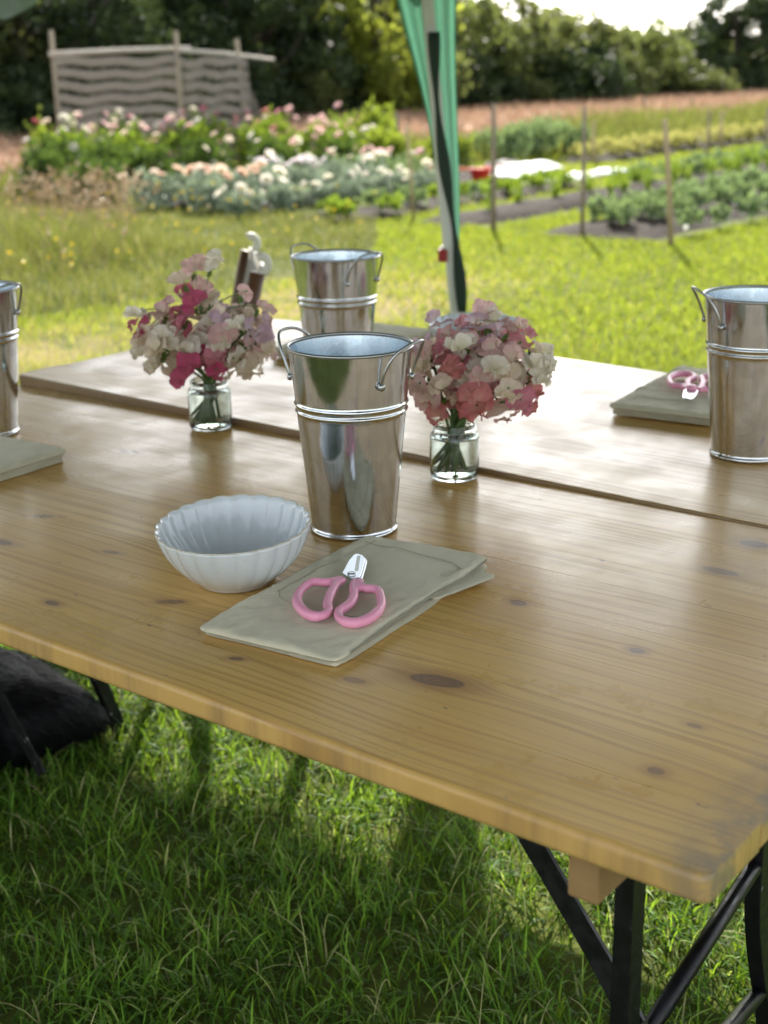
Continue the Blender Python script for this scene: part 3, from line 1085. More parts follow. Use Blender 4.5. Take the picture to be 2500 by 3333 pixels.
# white fleece sheets, red trug, orange string
def sheet(x0, x1, y0, y1, seed, mat, name, label, cat, h=0.10, skew=0.0):
    mb = MB()
    rows = []
    for i in range(25):
        v = i / 24
        rr_ = []
        for j in range(13):
            u = j / 12
            x = x0 + (x1 - x0) * u + skew * (v - 0.5)
            y = y0 + (y1 - y0) * v
            e = min(1, min(u, 1 - u) * 5) * min(1, min(v, 1 - v) * 6)
            z = 0.03 + e * (h * (0.45 + abs(vnoise((x * 2.3, y * 2.3, seed))) + 0.4 * vnoise((x * 7, y * 7, seed + 3))))
            rr_.append((x + 0.05 * vnoise((u * 3, v * 7, seed)), y + 0.06 * vnoise((u * 7, v * 3, seed + 1)), z))
        rows.append(rr_)
    mb.grid(rows)
    o = mb.build(name, mat, smooth=True)
    sm = o.modifiers.new('thick', 'SOLIDIFY')
    sm.thickness = 0.004
    evaluated(o)
    return tag(o, label, cat)
M_fleece = simple('fleece', (0.78, 0.79, 0.80), 0.8, var=0.06)
M_dark = simple('dark_sheet', (0.10, 0.09, 0.085), 0.8, var=0.3)
sheet(-7.75, -7.05, 13.8, 15.6, 5, M_fleece, 'fleece_sheet', 'crumpled white fleece sheet lying on the grass', 'sheet', 0.12, -0.5)
sheet(-6.45, -6.12, 12.8, 15.6, 9, M_fleece, 'fleece_sheet', 'long thin white fleece sheet over the planted row', 'sheet', 0.07, -0.2)
sheet(-8.15, -7.75, 14.6, 15.6, 12, M_dark, 'ground_sheet', 'dark ground sheet behind the white fleece', 'sheet', 0.14, -0.2)
M_red = simple('red_plastic', (0.62, 0.045, 0.03), 0.4)
th = thing('trug', 'small red plastic trug on the grass beside white fleece', 'trug', (-7.30, 13.55, 0))
MB().lathe([(0.0, 0.01), (0.10, 0.01), (0.105, 0.02), (0.14, 0.13), (0.15, 0.135), (0.15, 0.14), (0.135, 0.138), (0.10, 0.03), (0.0, 0.03)], 24).build('tub', M_red, th, smooth=True)
for s in (-1, 1):
    MB().tube(catmull([(-0.05, s * 0.14, 0.13), (-0.04, s * 0.17, 0.16), (0.04, s * 0.17, 0.16), (0.05, s * 0.14, 0.13)], 4), 0.008, 6).build('handle', M_red, th, smooth=True)
M_orange = simple('orange_twine', (0.65, 0.16, 0.04), 0.7)
pts = [(-8.25, 13.3, 0.06), (-8.05, 13.5, 0.12), (-7.8, 13.75, 0.11), (-7.6, 13.95, 0.10), (-7.4, 14.2, 0.12)]
o = MB().tube(catmull(pts, 5), 0.025, 6).build('rope', M_orange, smooth=True)
tag(o, 'orange rope lying along the grass left of the red trug', 'rope')

# ------------------------------------------------------------------ stakes
M_stake = simple('stake_wood', (0.20, 0.16, 0.11), 0.85, var=0.35, scale=9, bump=0.4)
M_stake2 = simple('stake_pale', (0.33, 0.25, 0.14), 0.85, var=0.3, scale=9, bump=0.4)
STK = [
    (-4.24, 9.17, 1.05, 0.020, (0.00, -0.01), M_stake, 'thick dark stake at the near end of the middle soil bed', True),
    (-3.35, 9.15, 1.03, 0.016, (-0.01, 0.0), M_stake, 'straight stake on the grass between the two nearest beds', True),
    (-2.47, 9.00, 0.95, 0.020, (-0.08, -0.05), M_stake2, 'pale leaning stake in front of the nearest soil bed', True),
    (-5.33, 9.49, 0.86, 0.014, (-0.05, -0.03), M_stake2, 'thin pale stake left of the gazebo leg', False),
    (-9.6, 14.9, 0.74, 0.024, (0, 0), M_stake, 'short stake left of the gazebo curtain before the hayfield', False),
    (-7.45, 16.6, 0.58, 0.022, (0, 0), M_stake2, 'stake at the near end of the yellow plant bed', False),
    (-6.0, 17.2, 0.70, 0.022, (0, 0), M_stake, 'stake halfway along the green rows on the right', False),
    (-6.9, 19.6, 0.62, 0.024, (0, 0), M_stake2, 'greyish stake between the yellow plants and the right rows', False),
    (-5.14, 17.15, 0.76, 0.022, (0, 0), M_stake, 'stake at the right edge of the picture in the rows', False),
    (-14.8, 32.3, 0.50, 0.030, (0, 0), M_stake, 'leftmost of the three short posts in the brown hayfield', False),
    (-15.01, 35.59, 0.47, 0.032, (0, 0), M_stake, 'middle one of the three short posts in the hayfield', False),
    (-16.48, 42.3, 0.42, 0.036, (0, 0), M_stake2, 'rightmost of the three short posts in the brown hayfield', False),
]
for x, y, h, r, ln, m, lab, tie in STK:
    mb = MB()
    r *= 1.15
    mb.tube([(0, 0, -0.05), (ln[0] * 0.4, ln[1] * 0.4 + 0.004, h * 0.45), (ln[0], ln[1], h)], [r, r * 0.95, r * 0.85], 7)
    o = mb.build('stake', m, smooth=True)
    o.location = (x, y, 0)
    tag(o, lab, 'stake', 'stakes among the garden rows')
    if tie:
        z = h * random.uniform(0.72, 0.85)
        f = z / h
        o2 = MB().tube([(ln[0] * f + math.cos(a) * r * 1.15, ln[1] * f + math.sin(a) * r * 1.15, z + 0.004 * math.sin(3 * a)) for a in [2 * PI * k / 14 for k in range(14)]], 0.004, 5, closed=True).build('twine', M_pole, o)

# ================================================================== GAZEBO
def mat_fabric(name, col, tcol, tf):
    t = NT(name)
    c = t.mix(t.noise(t.obj(), 6, 4), tuple(v * 0.85 for v in col), tuple(v * 1.15 for v in col))
    w = t.noise(t.obj(), 400, 2)
    sh = t.bsdf(Base_Color=c, Roughness=0.6, Specular_IOR_Level=0.3, Normal=t.bump(w, 0.1, 0.001))
    return t.done(t.trans(sh, tcol, tf))
M_canopy = mat_fabric('green_canopy', (0.12, 0.15, 0.125), (0.12, 0.20, 0.15), 0.06)
M_curtain = mat_fabric('green_curtain', (0.17, 0.33, 0.25), (0.36, 0.58, 0.47), 0.58)
M_steel = simple('white_steel', (0.62, 0.62, 0.60), 0.4, var=0.06, spec=0.5)
M_black = NT('black_paint')
_n = M_black.noise(M_black.obj(), 60, 4)
M_blackpaint = M_black.done(M_black.bsdf(Base_Color=M_black.mix(M_black.maprange(_n, 0.69, 0.71), (0.005, 0.005, 0.006), (0.14, 0.13, 0.12)), Roughness=M_black.maprange(_n, 0.3, 0.7, 0.28, 0.5), Specular_IOR_Level=0.35))

gz = thing('gazebo', 'green fabric party gazebo with slanted white legs shading the tables', 'gazebo', (0, 0, 0))
GX0, GX1, GY0, GY1, GE, GR = -3.2, 2.9, -0.75, 3.085, 2.05, 2.72
mb = MB()
rows = []
for i in range(25):
    u = i / 24
    x = GX0 + (GX1 - GX0) * u
    row = []
    for j in range(17):
        v = j / 16
        y = GY0 + (GY1 - GY0) * v
        hip = min(1, min(v, 1 - v) * 2, min(u, 1 - u) * 3.6)
        z = GE + (GR - GE) * hip - 0.05 * math.sin(PI * hip) 
        row.append((x, y, z))
    rows.append(row)
mb.grid(rows)
mb.build('canopy', M_canopy, gz, smooth=True)
# valance: hanging scalloped skirt on the four sides
def valance(a, b, name='valance'):
    mb = MB()
    a, b = Vector(a), Vector(b)
    n = 48
    nrm = Vector((b.y - a.y, a.x - b.x, 0)).normalized()
    r0, r1 = [], []
    for i in range(n + 1):
        u = i / n
        p = a.lerp(b, u)
        sc_ = 0.145 + 0.02 * abs(math.sin(u * PI * 12))
        r0.append(p + Vector((0, 0, -0.003)) + nrm * 0.002)
        r1.append(p + Vector((0, 0, -sc_)) + nrm * (0.02 + 0.012 * math.sin(u * 40)))
    mb.grid([r0, r1])
    return mb.build(name, M_canopy, gz, smooth=True)
valance((GX0, GY1, GE), (GX1, GY1, GE))
valance((GX1, GY0, GE), (GX0, GY0, GE))
valance((GX0, GY0, GE), (GX0, GY1, GE))
valance((GX1, GY1, GE), (GX1, GY0, GE))

def leg(base, top, r=0.017):
    """slanted leg: lower tube sliding in the upper one, foot plate, clip"""
    b, tp = Vector(base), Vector(top)
    d = (tp - b)
    lg = MB().bar(b + d * 0.40, tp, r * 2, r * 2, up=(0.7, 0.7, 0)).build('leg', M_steel, gz, bevel=0.003)
    MB().bar(b, b + d * 0.43, r * 1.55, r * 1.55, up=(0.7, 0.7, 0)).build('lower_tube', M_steel, lg)
    MB().box(b.x - 0.05, b.x + 0.05, b.y - 0.05, b.y + 0.05, 0.0, 0.006).build('foot_plate', M_steel, lg)
    return lg
mid_b, mid_t = Vector((-0.105, 2.735, 0.0)), Vector((-0.250, 2.628, 2.06))
leg(mid_b, mid_t)
for bx_, by_ in ((GX0 - 0.05, GY1 + 0.02), (GX1 + 0.05, GY1 + 0.02), (GX0 - 0.05, GY0 - 0.05), (GX1 + 0.05, GY0 - 0.05), (-0.1, GY0 - 0.08)):
    tx = min(max(bx_, GX0 + 0.12), GX1 - 0.12)
    ty = min(max(by_, GY0 + 0.12), GY1 - 0.12)
    leg((bx_, by_, 0), (tx, ty, 2.06))
# eave rails and ridge
for a, b in (((GX0 + .1, GY1 - .1, 2.05), (GX1 - .1, GY1 - .1, 2.05)), ((GX0 + .1, GY0 + .1, 2.05), (GX1 - .1, GY0 + .1, 2.05)),
             ((GX0 + .1, GY0 + .1, 2.05), (GX0 + .1, GY1 - .1, 2.05)), ((GX1 - .1, GY0 + .1, 2.05), (GX1 - .1, GY1 - .1, 2.05))):
    MB().bar((a[0], a[1], a[2] - 0.02), (b[0], b[1], b[2] - 0.02), 0.022, 0.022).build('eave_rail', M_steel, gz)
# red clamp
q = mid_b.lerp(mid_t, 0.80 / 2.06)
M_redclip = simple('red_clip', (0.30, 0.012, 0.02), 0.35)
cl = MB().box(-0.015, 0.015, -0.018, 0.018, -0.020, 0.020).build('clip', M_redclip, gz, bevel=0.006)
cl.location = q + Vector((-0.012, -0.02, 0))
cl.rotation_euler = (0, 0, 0.66)
MB().box(-0.008, 0.008, -0.012, 0.006, 0.020, 0.030).build('lever', M_steel, cl, bevel=0.003)

# gathered curtain round the middle leg: a soft pleated sheet wrapping the post, widening upwards
def gathered(base_pts, name, mat, seed, depth=0.05, pleats=5):
    """base_pts: list of (z, centre Vector, left width, right width)"""
    mb = MB()
    rows = []
    rt = Vector((0.79, 0.61, 0)).normalized()
    bk = Vector((-0.61, 0.79, 0))
    for z, c, wl, wr in base_pts:
        rowp = []
        n = 28
        for j in range(n + 1):
            u = -1 + 2 * j / n
            w = wl if u < 0 else wr
            fold = depth * math.sin(u * PI * pleats / 2 + seed + z * 0.6) * (0.4 + w * 3.0)
            arch = 0.035 + 0.05 * (abs(u) ** 1.5) * min(1, w * 8)
            rowp.append(c + rt * (u * w) + bk * (arch + fold))
        rows.append(rowp)
    mb.grid(rows)
    o = mb.build(name, mat, gz, smooth=True)
    sm = o.modifiers.new('thick', 'SOLIDIFY')
    sm.thickness = 0.0016
    return evaluated(o)
prof = []
for i in range(26):
    z = 0.66 + (2.0 - 0.66) * i / 25
    f = (z - 0.66) / 1.34
    c = mid_b.lerp(mid_t, z / 2.06)
    wl = 0.004 + 0.19 * max(0, f - 0.18) ** 1.25 + 0.006 * math.sin(z * 9)
    wr = 0.034 + 0.115 * max(0, f - 0.12) ** 1.1 + 0.005 * math.sin(z * 7 + 1)
    if z < 0.85:
        wr = 0.018 + 0.02 * (z - 0.66) / 0.19
    prof.append((z, c, wl, wr))
gathered(prof, 'curtain', M_curtain, 0.4)
# dark tie strap twisted round the leg below the clip
mb = MB()
pts = []
for i in range(30):
    f = i / 29
    z = 0.62 + 0.85 * f
    c = mid_b.lerp(mid_t, z / 2.06)
    pts.append(c + Vector((0.79, 0.61, 0)) * (0.014 + 0.012 * math.sin(f * 5 + 1.0)) + Vector((0.61, -0.79, 0)) * (0.024))
mb.tube(pts, [0.016 + 0.008 * math.sin(i * 0.5) for i in range(30)], 8, flat=0.5)
mb.build('tie_strap', simple('strap_green', (0.010, 0.028, 0.018), 0.7), gz, smooth=True)
# swag of curtain tied back at the left corner
mb = MB()
rows = []
for j in range(18):
    u = j / 17
    top_ = Vector((GX0 + 0.10 + 1.0 * u, GY1 - 0.02, GE - 0.02))
    dr = 0.42 * math.sin(PI * min(1, 0.18 + u * 0.95)) ** 0.8 + 0.02
    rows.append([top_ + Vector((0, 0.02 * math.sin(j * 1.3 + k), -dr * k / 8)) for k in range(9)])
mb.grid(rows)
mb.build('curtain', M_canopy, gz, smooth=True)

# ================================================================== TABLES
KN = [  # x, y, long radius, short radius, angle, darkness
    (1.585, 0.178, 0.030, 0.0125, 0.22, 1.0), (1.512, 0.127, 0.013, 0.006, 0.2, 0.6), (1.536, 0.417, 0.0105, 0.0075, 0, 1.0),
    (1.721, 0.373, 0.0085, 0.0065, 0, 1.0), (1.683, 0.784, 0.019, 0.0125, 0, 0.95), (1.690, 0.660, 0.024, 0.009, 0, 0.85),
    (1.185, 0.172, 0.017, 0.006, 0.6, 0.8), (0.984, 0.252, 0.012, 0.004, 0.3, 0.7), (1.066, 0.083, 0.011, 0.0055, 0, 1.0),
    (1.369, 0.094, 0.008, 0.004, 0.4, 1.0), (0.779, 0.301, 0.015, 0.005, 0.5, 0.75), (1.864, 0.137, 0.008, 0.006, 0, 0.8),
    (1.853, 0.242, 0.008, 0.004, 0, 0.7), (0.821, 0.191, 0.022, 0.008, 0.1, 0.9), (0.615, 0.622, 0.02, 0.008, 0.3, 0.55),
]
def mat_pine(name, knots, seed):
    t = NT(name)
    p = t.pos()
    x, y, z = t.sep(p)
    rnd = t.rand()
    r10 = t.math('MULTIPLY', rnd, 37.0)
    yw = t.math('ADD', y, t.math('MULTIPLY', t.math('SUBTRACT', t.noise(t.comb(t.math('MULTIPLY', x, 1.4), t.math('MULTIPLY', y, 5.0), t.math('ADD', r10, seed)), 1.0, 2), 0.5), 0.075))
    kmask, kring = None, None
    for (kx, ky, a, b, ang, dk) in knots:
        dx, dy = t.math('SUBTRACT', x, kx), t.math('SUBTRACT', y, ky)
        ca, sa = math.cos(ang), math.sin(ang)
        u = t.math('ADD', t.math('MULTIPLY', dx, ca / a), t.math('MULTIPLY', dy, sa / a))
        v = t.math('ADD', t.math('MULTIPLY', dx, -sa / b), t.math('MULTIPLY', dy, ca / b))
        d = t.vmath('LENGTH', t.comb(u, v, 0.0))
        bulge = t.math('MULTIPLY', t.math('MULTIPLY', v, b * 0.9), t.math('POWER', 2.718, t.math('MULTIPLY', t.math('MULTIPLY', d, d), -0.16)))
        yw = t.math('SUBTRACT', yw, bulge)
        rg = t.math('MULTIPLY', t.math('ADD', t.math('SINE', t.math('MULTIPLY', d, 17.0)), 1.0), 0.14)
        m = t.math('MULTIPLY', t.math('SUBTRACT', t.maprange(d, 0.96, 1.14, 1.0, 0.0), t.math('MULTIPLY', rg, t.maprange(d, 0.0, 0.95, 1.0, 0.2))), dk)
        halo = t.math('MULTIPLY', t.maprange(d, 0.9, 3.0, 1.0, 0.0), 0.65 * dk)
        kmask = m if kmask is None else t.math('MAXIMUM', kmask, m)
        kring = halo if kring is None else t.math('MAXIMUM', kring, halo)
    # growth rings: bands across the board width
    ring = t.noise(t.comb(t.math('MULTIPLY', x, 0.55), t.math('MULTIPLY', yw, 150.0), r10), 1.0, 2, 0.6)
    rm = t.maprange(ring, 0.48, 0.62)
    fine = t.noise(t.comb(t.math('MULTIPLY', x, 6.0), t.math('MULTIPLY', yw, 420.0), r10), 1.0, 3, 0.6)
    broad = t.noise(t.comb(t.math('MULTIPLY', x, 0.8), t.math('MULTIPLY', yw, 16.0), r10), 1.0, 2)
    c = t.mix(rnd, (0.55, 0.335, 0.090), (0.65, 0.410, 0.122))
    c = t.mix(t.math('MULTIPLY', rm, 0.46), c, (0.31, 0.155, 0.038))
    c = t.mix(t.maprange(broad, 0.35, 0.7, 0, 0.28), c, (0.42, 0.225, 0.060))
    c = t.mix(t.maprange(fine, 0.5, 0.8, 0, 0.35), c, (0.23, 0.12, 0.045))
    # worn dull patches, stains, dark flecks
    worn = t.noise(p, 5.0, 5, 0.65)
    c = t.mix(t.maprange(worn, 0.5, 0.75, 0, 0.30), c, (0.50, 0.36, 0.17))
    fl = t.noise(t.comb(t.math('MULTIPLY', x, 34.0), t.math('MULTIPLY', y, 80.0), 3.0 + seed), 1.0, 2)
    fleck = t.maprange(fl, 0.735, 0.77)
    c = t.mix(t.math('MULTIPLY', fleck, 0.8), c, (0.07, 0.045, 0.03))
    scr = t.noise(t.comb(t.math('ADD', t.math('MULTIPLY', x, 3.0), t.math('MULTIPLY', y, 4.0)), t.math('SUBTRACT', t.math('MULTIPLY', x, 150.0), t.math('MULTIPLY', y, 110.0)), seed + 0.5), 1.0, 1)
    scratch = t.maprange(scr, 0.77, 0.80)
    c = t.mix(t.math('MULTIPLY', scratch, 0.35), c, (0.62, 0.5, 0.32))
    if kmask is not None:
        kc = t.mix(t.noise(p, 160, 3), (0.10, 0.055, 0.030), (0.24, 0.130, 0.065))
        c = t.mix(kring, c, (0.30, 0.145, 0.045))
        c = t.mix(kmask, c, kc)
    # weathered grey end
    endm = t.math('MULTIPLY', t.maprange(x, 1.90, 1.985), t.maprange(t.noise(p, 28, 4, 0.65), 0.35, 0.62, 0.25, 0.9))
    c = t.mix(endm, c, (0.20, 0.165, 0.115))
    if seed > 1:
        c = t.mix(t.maprange(y, 0.8625, 0.8600, 0.0, 0.8), c, (0.10, 0.065, 0.040))     # shade on the step's front face, painted dark into the wood
    lip = t.math('MULTIPLY', t.maprange(y, 0.010, -0.002), t.maprange(t.noise(t.comb(t.math('MULTIPLY', x, 9.0), y, z), 2.0, 4, 0.7), 0.42, 0.7, 0.30, 0.85))
    c = t.mix(lip, c, (0.27, 0.165, 0.075))
    rough = t.maprange(t.noise(p, 9.0, 5, 0.6), 0.3, 0.72, 0.24, 0.42)
    rough = t.math('ADD', rough, t.math('ADD', t.math('MULTIPLY', rm, 0.05), 0.02 if seed > 1 else 0.0))
    h = t.math('ADD', t.math('MULTIPLY', ring, 1.0), t.math('ADD', t.math('MULTIPLY', fine, 0.35), t.math('MULTIPLY', fleck, -1.0)))
    h = t.math('ADD', h, t.math('MULTIPLY', t.noise(t.comb(t.math('MULTIPLY', x, 10.0), t.math('MULTIPLY', y, 22.0), 1.0), 1.0, 3), 1.1))
    nb = t.bump(h, 0.15, 0.0012)
    return t.done(t.bsdf(Base_Color=c, Roughness=rough, Specular_IOR_Level=0.34 if seed < 1 else 0.5, Normal=nb, Coat_Weight=0.14, Coat_Roughness=0.20))

M_pine = mat_pine('varnished_pine', KN, 0.0)
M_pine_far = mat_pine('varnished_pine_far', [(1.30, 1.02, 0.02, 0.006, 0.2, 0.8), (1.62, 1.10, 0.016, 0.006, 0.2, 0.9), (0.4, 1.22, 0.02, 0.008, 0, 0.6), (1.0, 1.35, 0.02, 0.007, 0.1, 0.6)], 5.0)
M_batten = simple('batten_wood', (0.26, 0.155, 0.058), 0.7, var=0.25, scale=30, bump=0.3)

TL, W1, W2, TT, TZ = 1.98, 0.857, 0.808, 0.028, 0.75

def plank(parent, x0, x1, y0, y1, z0, z1, mat, first=False, last=False, seed=0):
    """one glued board: rounded cross-section swept along x with slight wear on the outer lip"""
    rs = 0.00004
    rf = (0.006 if y0 < 0.1 else 0.003) if first else rs
    rl = 0.0012 if last else rs
    prof = []
    for (cy, cz, r, a0) in ((y0, z0, rf, PI), (y1, z0, rl, 1.5 * PI), (y1, z1, rl, 0.0), (y0, z1, rf, 0.5 * PI)):
        sy = 1 if cy == y0 else -1
        sz = 1 if cz == z0 else -1
        if r < 0.0005:                       # sawn square edge between glued boards
            prof.append((cy, cz))
            continue
        arc = [a0 + (PI / 2) * k / 3 for k in range(4)]
        pc = (cy + sy * r, cz + sz * r)
        h0 = (pc[0] + r * math.cos(arc[0]), pc[1] + r * math.sin(arc[0]))
        h1 = (pc[0] + r * math.cos(arc[-1]), pc[1] + r * math.sin(arc[-1]))
        hd0 = (-math.sin(arc[0]) * 0.0025, math.cos(arc[0]) * 0.0025)
        hd1 = (-math.sin(arc[-1]) * 0.0025, math.cos(arc[-1]) * 0.0025)
        prof.append((h0[0] - hd0[0], h0[1] - hd0[1]))
        prof += [(pc[0] + r * math.cos(a), pc[1] + r * math.sin(a)) for a in arc]
        prof.append((h1[0] + hd1[0], h1[1] + hd1[1]))
    n = 90 if first else 24
    rows = []
    xs_ = [x0 + (x1 - x0) * i / n for i in range(n + 1)]
    if first:
        ez = [0.0006, 0.0015, 0.003, 0.0055, 0.009, 0.013]
        xs_ = sorted(set([x for x in xs_ if x0 + 0.02 < x < x1 - 0.02] + [x0, x1] + [x0 + e for e in ez] + [x1 - e for e in ez]))
    n = len(xs_) - 1
    for i in range(n + 1):
        x = xs_[i]
        row = []
        for (py, pz) in prof:
            yy, zz, xx = py, pz, x
            ex = 0.0
            if i == 0 or i == n:
                # ease the sawn ends
                yy += 0.0025 * (1 if py < (y0 + y1) / 2 else -1) * (1 if (first or last) else 0)
                zz += 0.003 * (1 if pz < (z0 + z1) / 2 else -1)
            if first and py < y0 + 0.01:
                # rounded outer corner in plan and dents along the lip
                for xe in (x1, x0):
                    dd = 0.012 - abs(xe - x)
                    if dd > 0:
                        ex = max(ex, 0.012 - math.sqrt(max(0, 0.012 ** 2 - dd ** 2)))
                if pz > z1 - 0.008:
                    ex += 0.0016 * max(0, vnoise((x * 22, seed, 0)) - 0.1) + 0.0012 * max(0, vnoise((x * 70, seed, 5)))
                    zz -= 0.0012 * max(0, vnoise((x * 30, seed, 9)))
            row.append((xx, yy + ex, zz))
        rows.append(row)
    # denser sampling at the rounded corner
    mb = MB()
    mb.grid(rows, close_u=True, cap=True)
    o = mb.build('plank', mat, parent)
    for pl in o.data.polygons:
        pl.use_smooth = True
    o.data.set_sharp_from_angle(angle=0.9)
    return o

def folding_table(label, y0, width, mat, n, flip=False, tilt=0.0, frames=None):
    th = thing('table', label, 'table', (0, 0, 0), 0, 'pine folding tables set side by side')
    bw = width / n
    tops = []
    for k in range(n):
        dz = 0.00003 * ((k * 7) % 3 - 1)
        tops.append(plank(th, 0.0, TL, y0 + k * bw + 0.00016, y0 + (k + 1) * bw - 0.00016, TZ - TT + dz, TZ + dz, mat, k == 0, k == n - 1, k + (9 if flip else 0)))
    for xb in (0.108, 1.840):
        mb = MB().box(xb, xb + 0.032, y0 + 0.018, y0 + width - 0.018, TZ - TT - 0.052, TZ - TT - 0.001)
        mb.build('batten', M_batten, th, bevel=0.004)
    zb = TZ - TT
    for X, sx in ((1.842, 1), (0.20, -1)):
        Xi = X - 0.0 * sx
        fy, ry = y0 + 0.145, y0 + width - 0.33 if sx > 0 else y0 + width - 0.20
        # front leg: upright flat bar; rear leg bends outwards towards its foot
        MB().bar((Xi, fy, 0.0), (Xi, fy - 0.006, zb - 0.003), 0.020, 0.029, up=(0, 1, 0)).build('leg', M_blackpaint, th, bevel=0.002)
        if sx > 0:
            pts = [(Xi, ry - 0.05, zb - 0.003), (Xi, ry - 0.055, 0.56), (Xi, ry - 0.052, 0.42), (Xi, ry - 0.025, 0.32), (Xi, ry + 0.02, 0.20), (Xi, ry + 0.06, 0.0)]
        else:
            pts = [(Xi + 0.06, ry + 0.02, zb - 0.003), (Xi + 0.055, ry + 0.06, 0.5), (Xi + 0.05, ry + 0.12, 0.25), (Xi + 0.05, ry + 0.20, 0.0)]
        mb = MB()
        sp = catmull(pts, 5)
        rows = []
        for i, p in enumerate(sp):
            d = (sp[min(i + 1, len(sp) - 1)] - sp[max(i - 1, 0)]).normalized()
            s = Vector((1, 0, 0))
            u = d.cross(s).normalized()
            rows.append([p + s * a * 0.010 + u * b * 0.0145 for a, b in ((-1, -1), (1, -1), (1, 1), (-1, 1))])
        mb.grid(rows, close_u=True, cap=True)
        mb.build('leg', M_blackpaint, th, bevel=0.002)
        rya = ry - 0.05 if sx > 0 else ry + 0.09
        mb = MB().tube([(Xi, fy + 0.012, 0.400 if sx > 0 else 0.60), (Xi + (0.0 if sx > 0 else 0.05), rya, 0.478 if sx > 0 else 0.60)], 0.0100, 12)
        mb.build('crossbar', M_blackpaint, th, smooth=True)
        MB().tube([(Xi, fy + 0.012, 0.285 if sx > 0 else 0.66), (Xi + (0.0 if sx > 0 else 0.05), rya + (0.048 if sx > 0 else 0.05), 0.265 if sx > 0 else 0.66)], 0.0100, 12).build('crossbar', M_blackpaint, th, smooth=True)
        # folding brace with a bend, from the frame up to the middle of the underside
        bp = [(Xi - 0.005 * sx, fy + 0.030, 0.43), (Xi - 0.055 * sx, fy + 0.040, 0.485), (Xi - 0.15 * sx, fy + 0.05, 0.592), (Xi - 0.245 * sx, fy + 0.05, zb - 0.012)]
        mb = MB()
        for a, b in zip(bp[:-1], bp[1:]):
            mb.bar(a, b, 0.005, 0.027, up=(1, 0, 0.2))
        mb.build('brace', M_blackpaint, th)
        MB().tube([(Xi - 0.002 * sx, fy + 0.012, 0.43), (Xi - 0.002 * sx, fy + 0.040, 0.43)], 0.007, 8).build('bolt', M_blackpaint, th)
        MB().box(Xi - 0.035, Xi + 0.035, fy - 0.02, fy + 0.02, zb - 0.004, zb - 0.0005).build('hinge_plate', M_blackpaint, th)
    if not flip:
        MB().bar((0.400, 0.530, 0.095), (0.110, 0.530, 0.470), 0.006, 0.026, up=(0.7, 0, 0.7)).build('brace', M_blackpaint, th)
    return th

near = folding_table('nearest long pine folding table with black steel legs and bowl', 0.0, W1, M_pine, 8)
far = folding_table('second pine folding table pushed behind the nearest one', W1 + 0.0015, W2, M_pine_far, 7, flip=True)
DZ = 0.0190
far.rotation_euler = (0, math.atan2(DZ, TL), 0)
far.location = (0, 0, DZ)
def ftz(x):
    return TZ + 0.0006 + DZ * (1 - x / TL)
# small foot blocks that lift the left end of the far table are not seen and left out

# ================================================================== BUCKETS
def mat_zinc():
    t = NT('galvanised_steel')
    p = t.obj()
    a, b, c = t.sep(p)
    sp = t.vor(p, 70, out='Color')
    s0 = t.sep(sp)[0]
    vert = t.noise(t.comb(t.math('MULTIPLY', t.math('ARCTAN2', b, a), 7.0), t.math('MULTIPLY', c, 2.0), 0.0), 3.0, 4, 0.6)
    col = t.mix(s0, (0.60, 0.615, 0.625), (0.71, 0.72, 0.725))
    col = t.mix(t.maprange(vert, 0.4, 0.75, 0, 0.35), col, (0.50, 0.51, 0.52))
    rgh = t.math('ADD', t.maprange(t.noise(p, 12, 5, 0.65), 0.3, 0.75, 0.05, 0.14), t.math('MULTIPLY', s0, 0.03))
    h = t.math('ADD', t.math('MULTIPLY', vert, 1.0), t.math('MULTIPLY', t.noise(p, 45, 3), 0.12))
    return t.done(t.bsdf(Base_Color=col, Metallic=1.0, Roughness=rgh, Normal=t.bump(h, 0.10, 0.0012)))
def mat_zinc_in():
    t = NT('galvanised_inside')
    p = t.obj()
    s0 = t.sep(t.vor(p, 60, out='Color'))[0]
    a, b, c = t.sep(p)
    vert = t.noise(t.comb(t.math('MULTIPLY', t.math('ARCTAN2', b, a), 9.0), t.math('MULTIPLY', c, 3.0), 0.0), 3.0, 4, 0.6)
    col = t.mix(vert, (0.46, 0.56, 0.62), (0.74, 0.80, 0.84))
    return t.done(t.bsdf(Base_Color=col, Metallic=1.0, Roughness=t.math('ADD', 0.24, t.math('MULTIPLY', s0, 0.16)), Normal=t.bump(t.noise(p, 70, 4), 0.12, 0.001)))
M_zinc, M_zinc_in = mat_zinc(), mat_zinc_in()
M_wire = simple('zinc_wire', (0.42, 0.43, 0.44), 0.32, metal=1.0, var=0.15, scale=60)
RB, RR, BH = 0.0592, 0.0852, 0.2650

def rad_at(z):
    return RB + (RR - RB) * z / BH

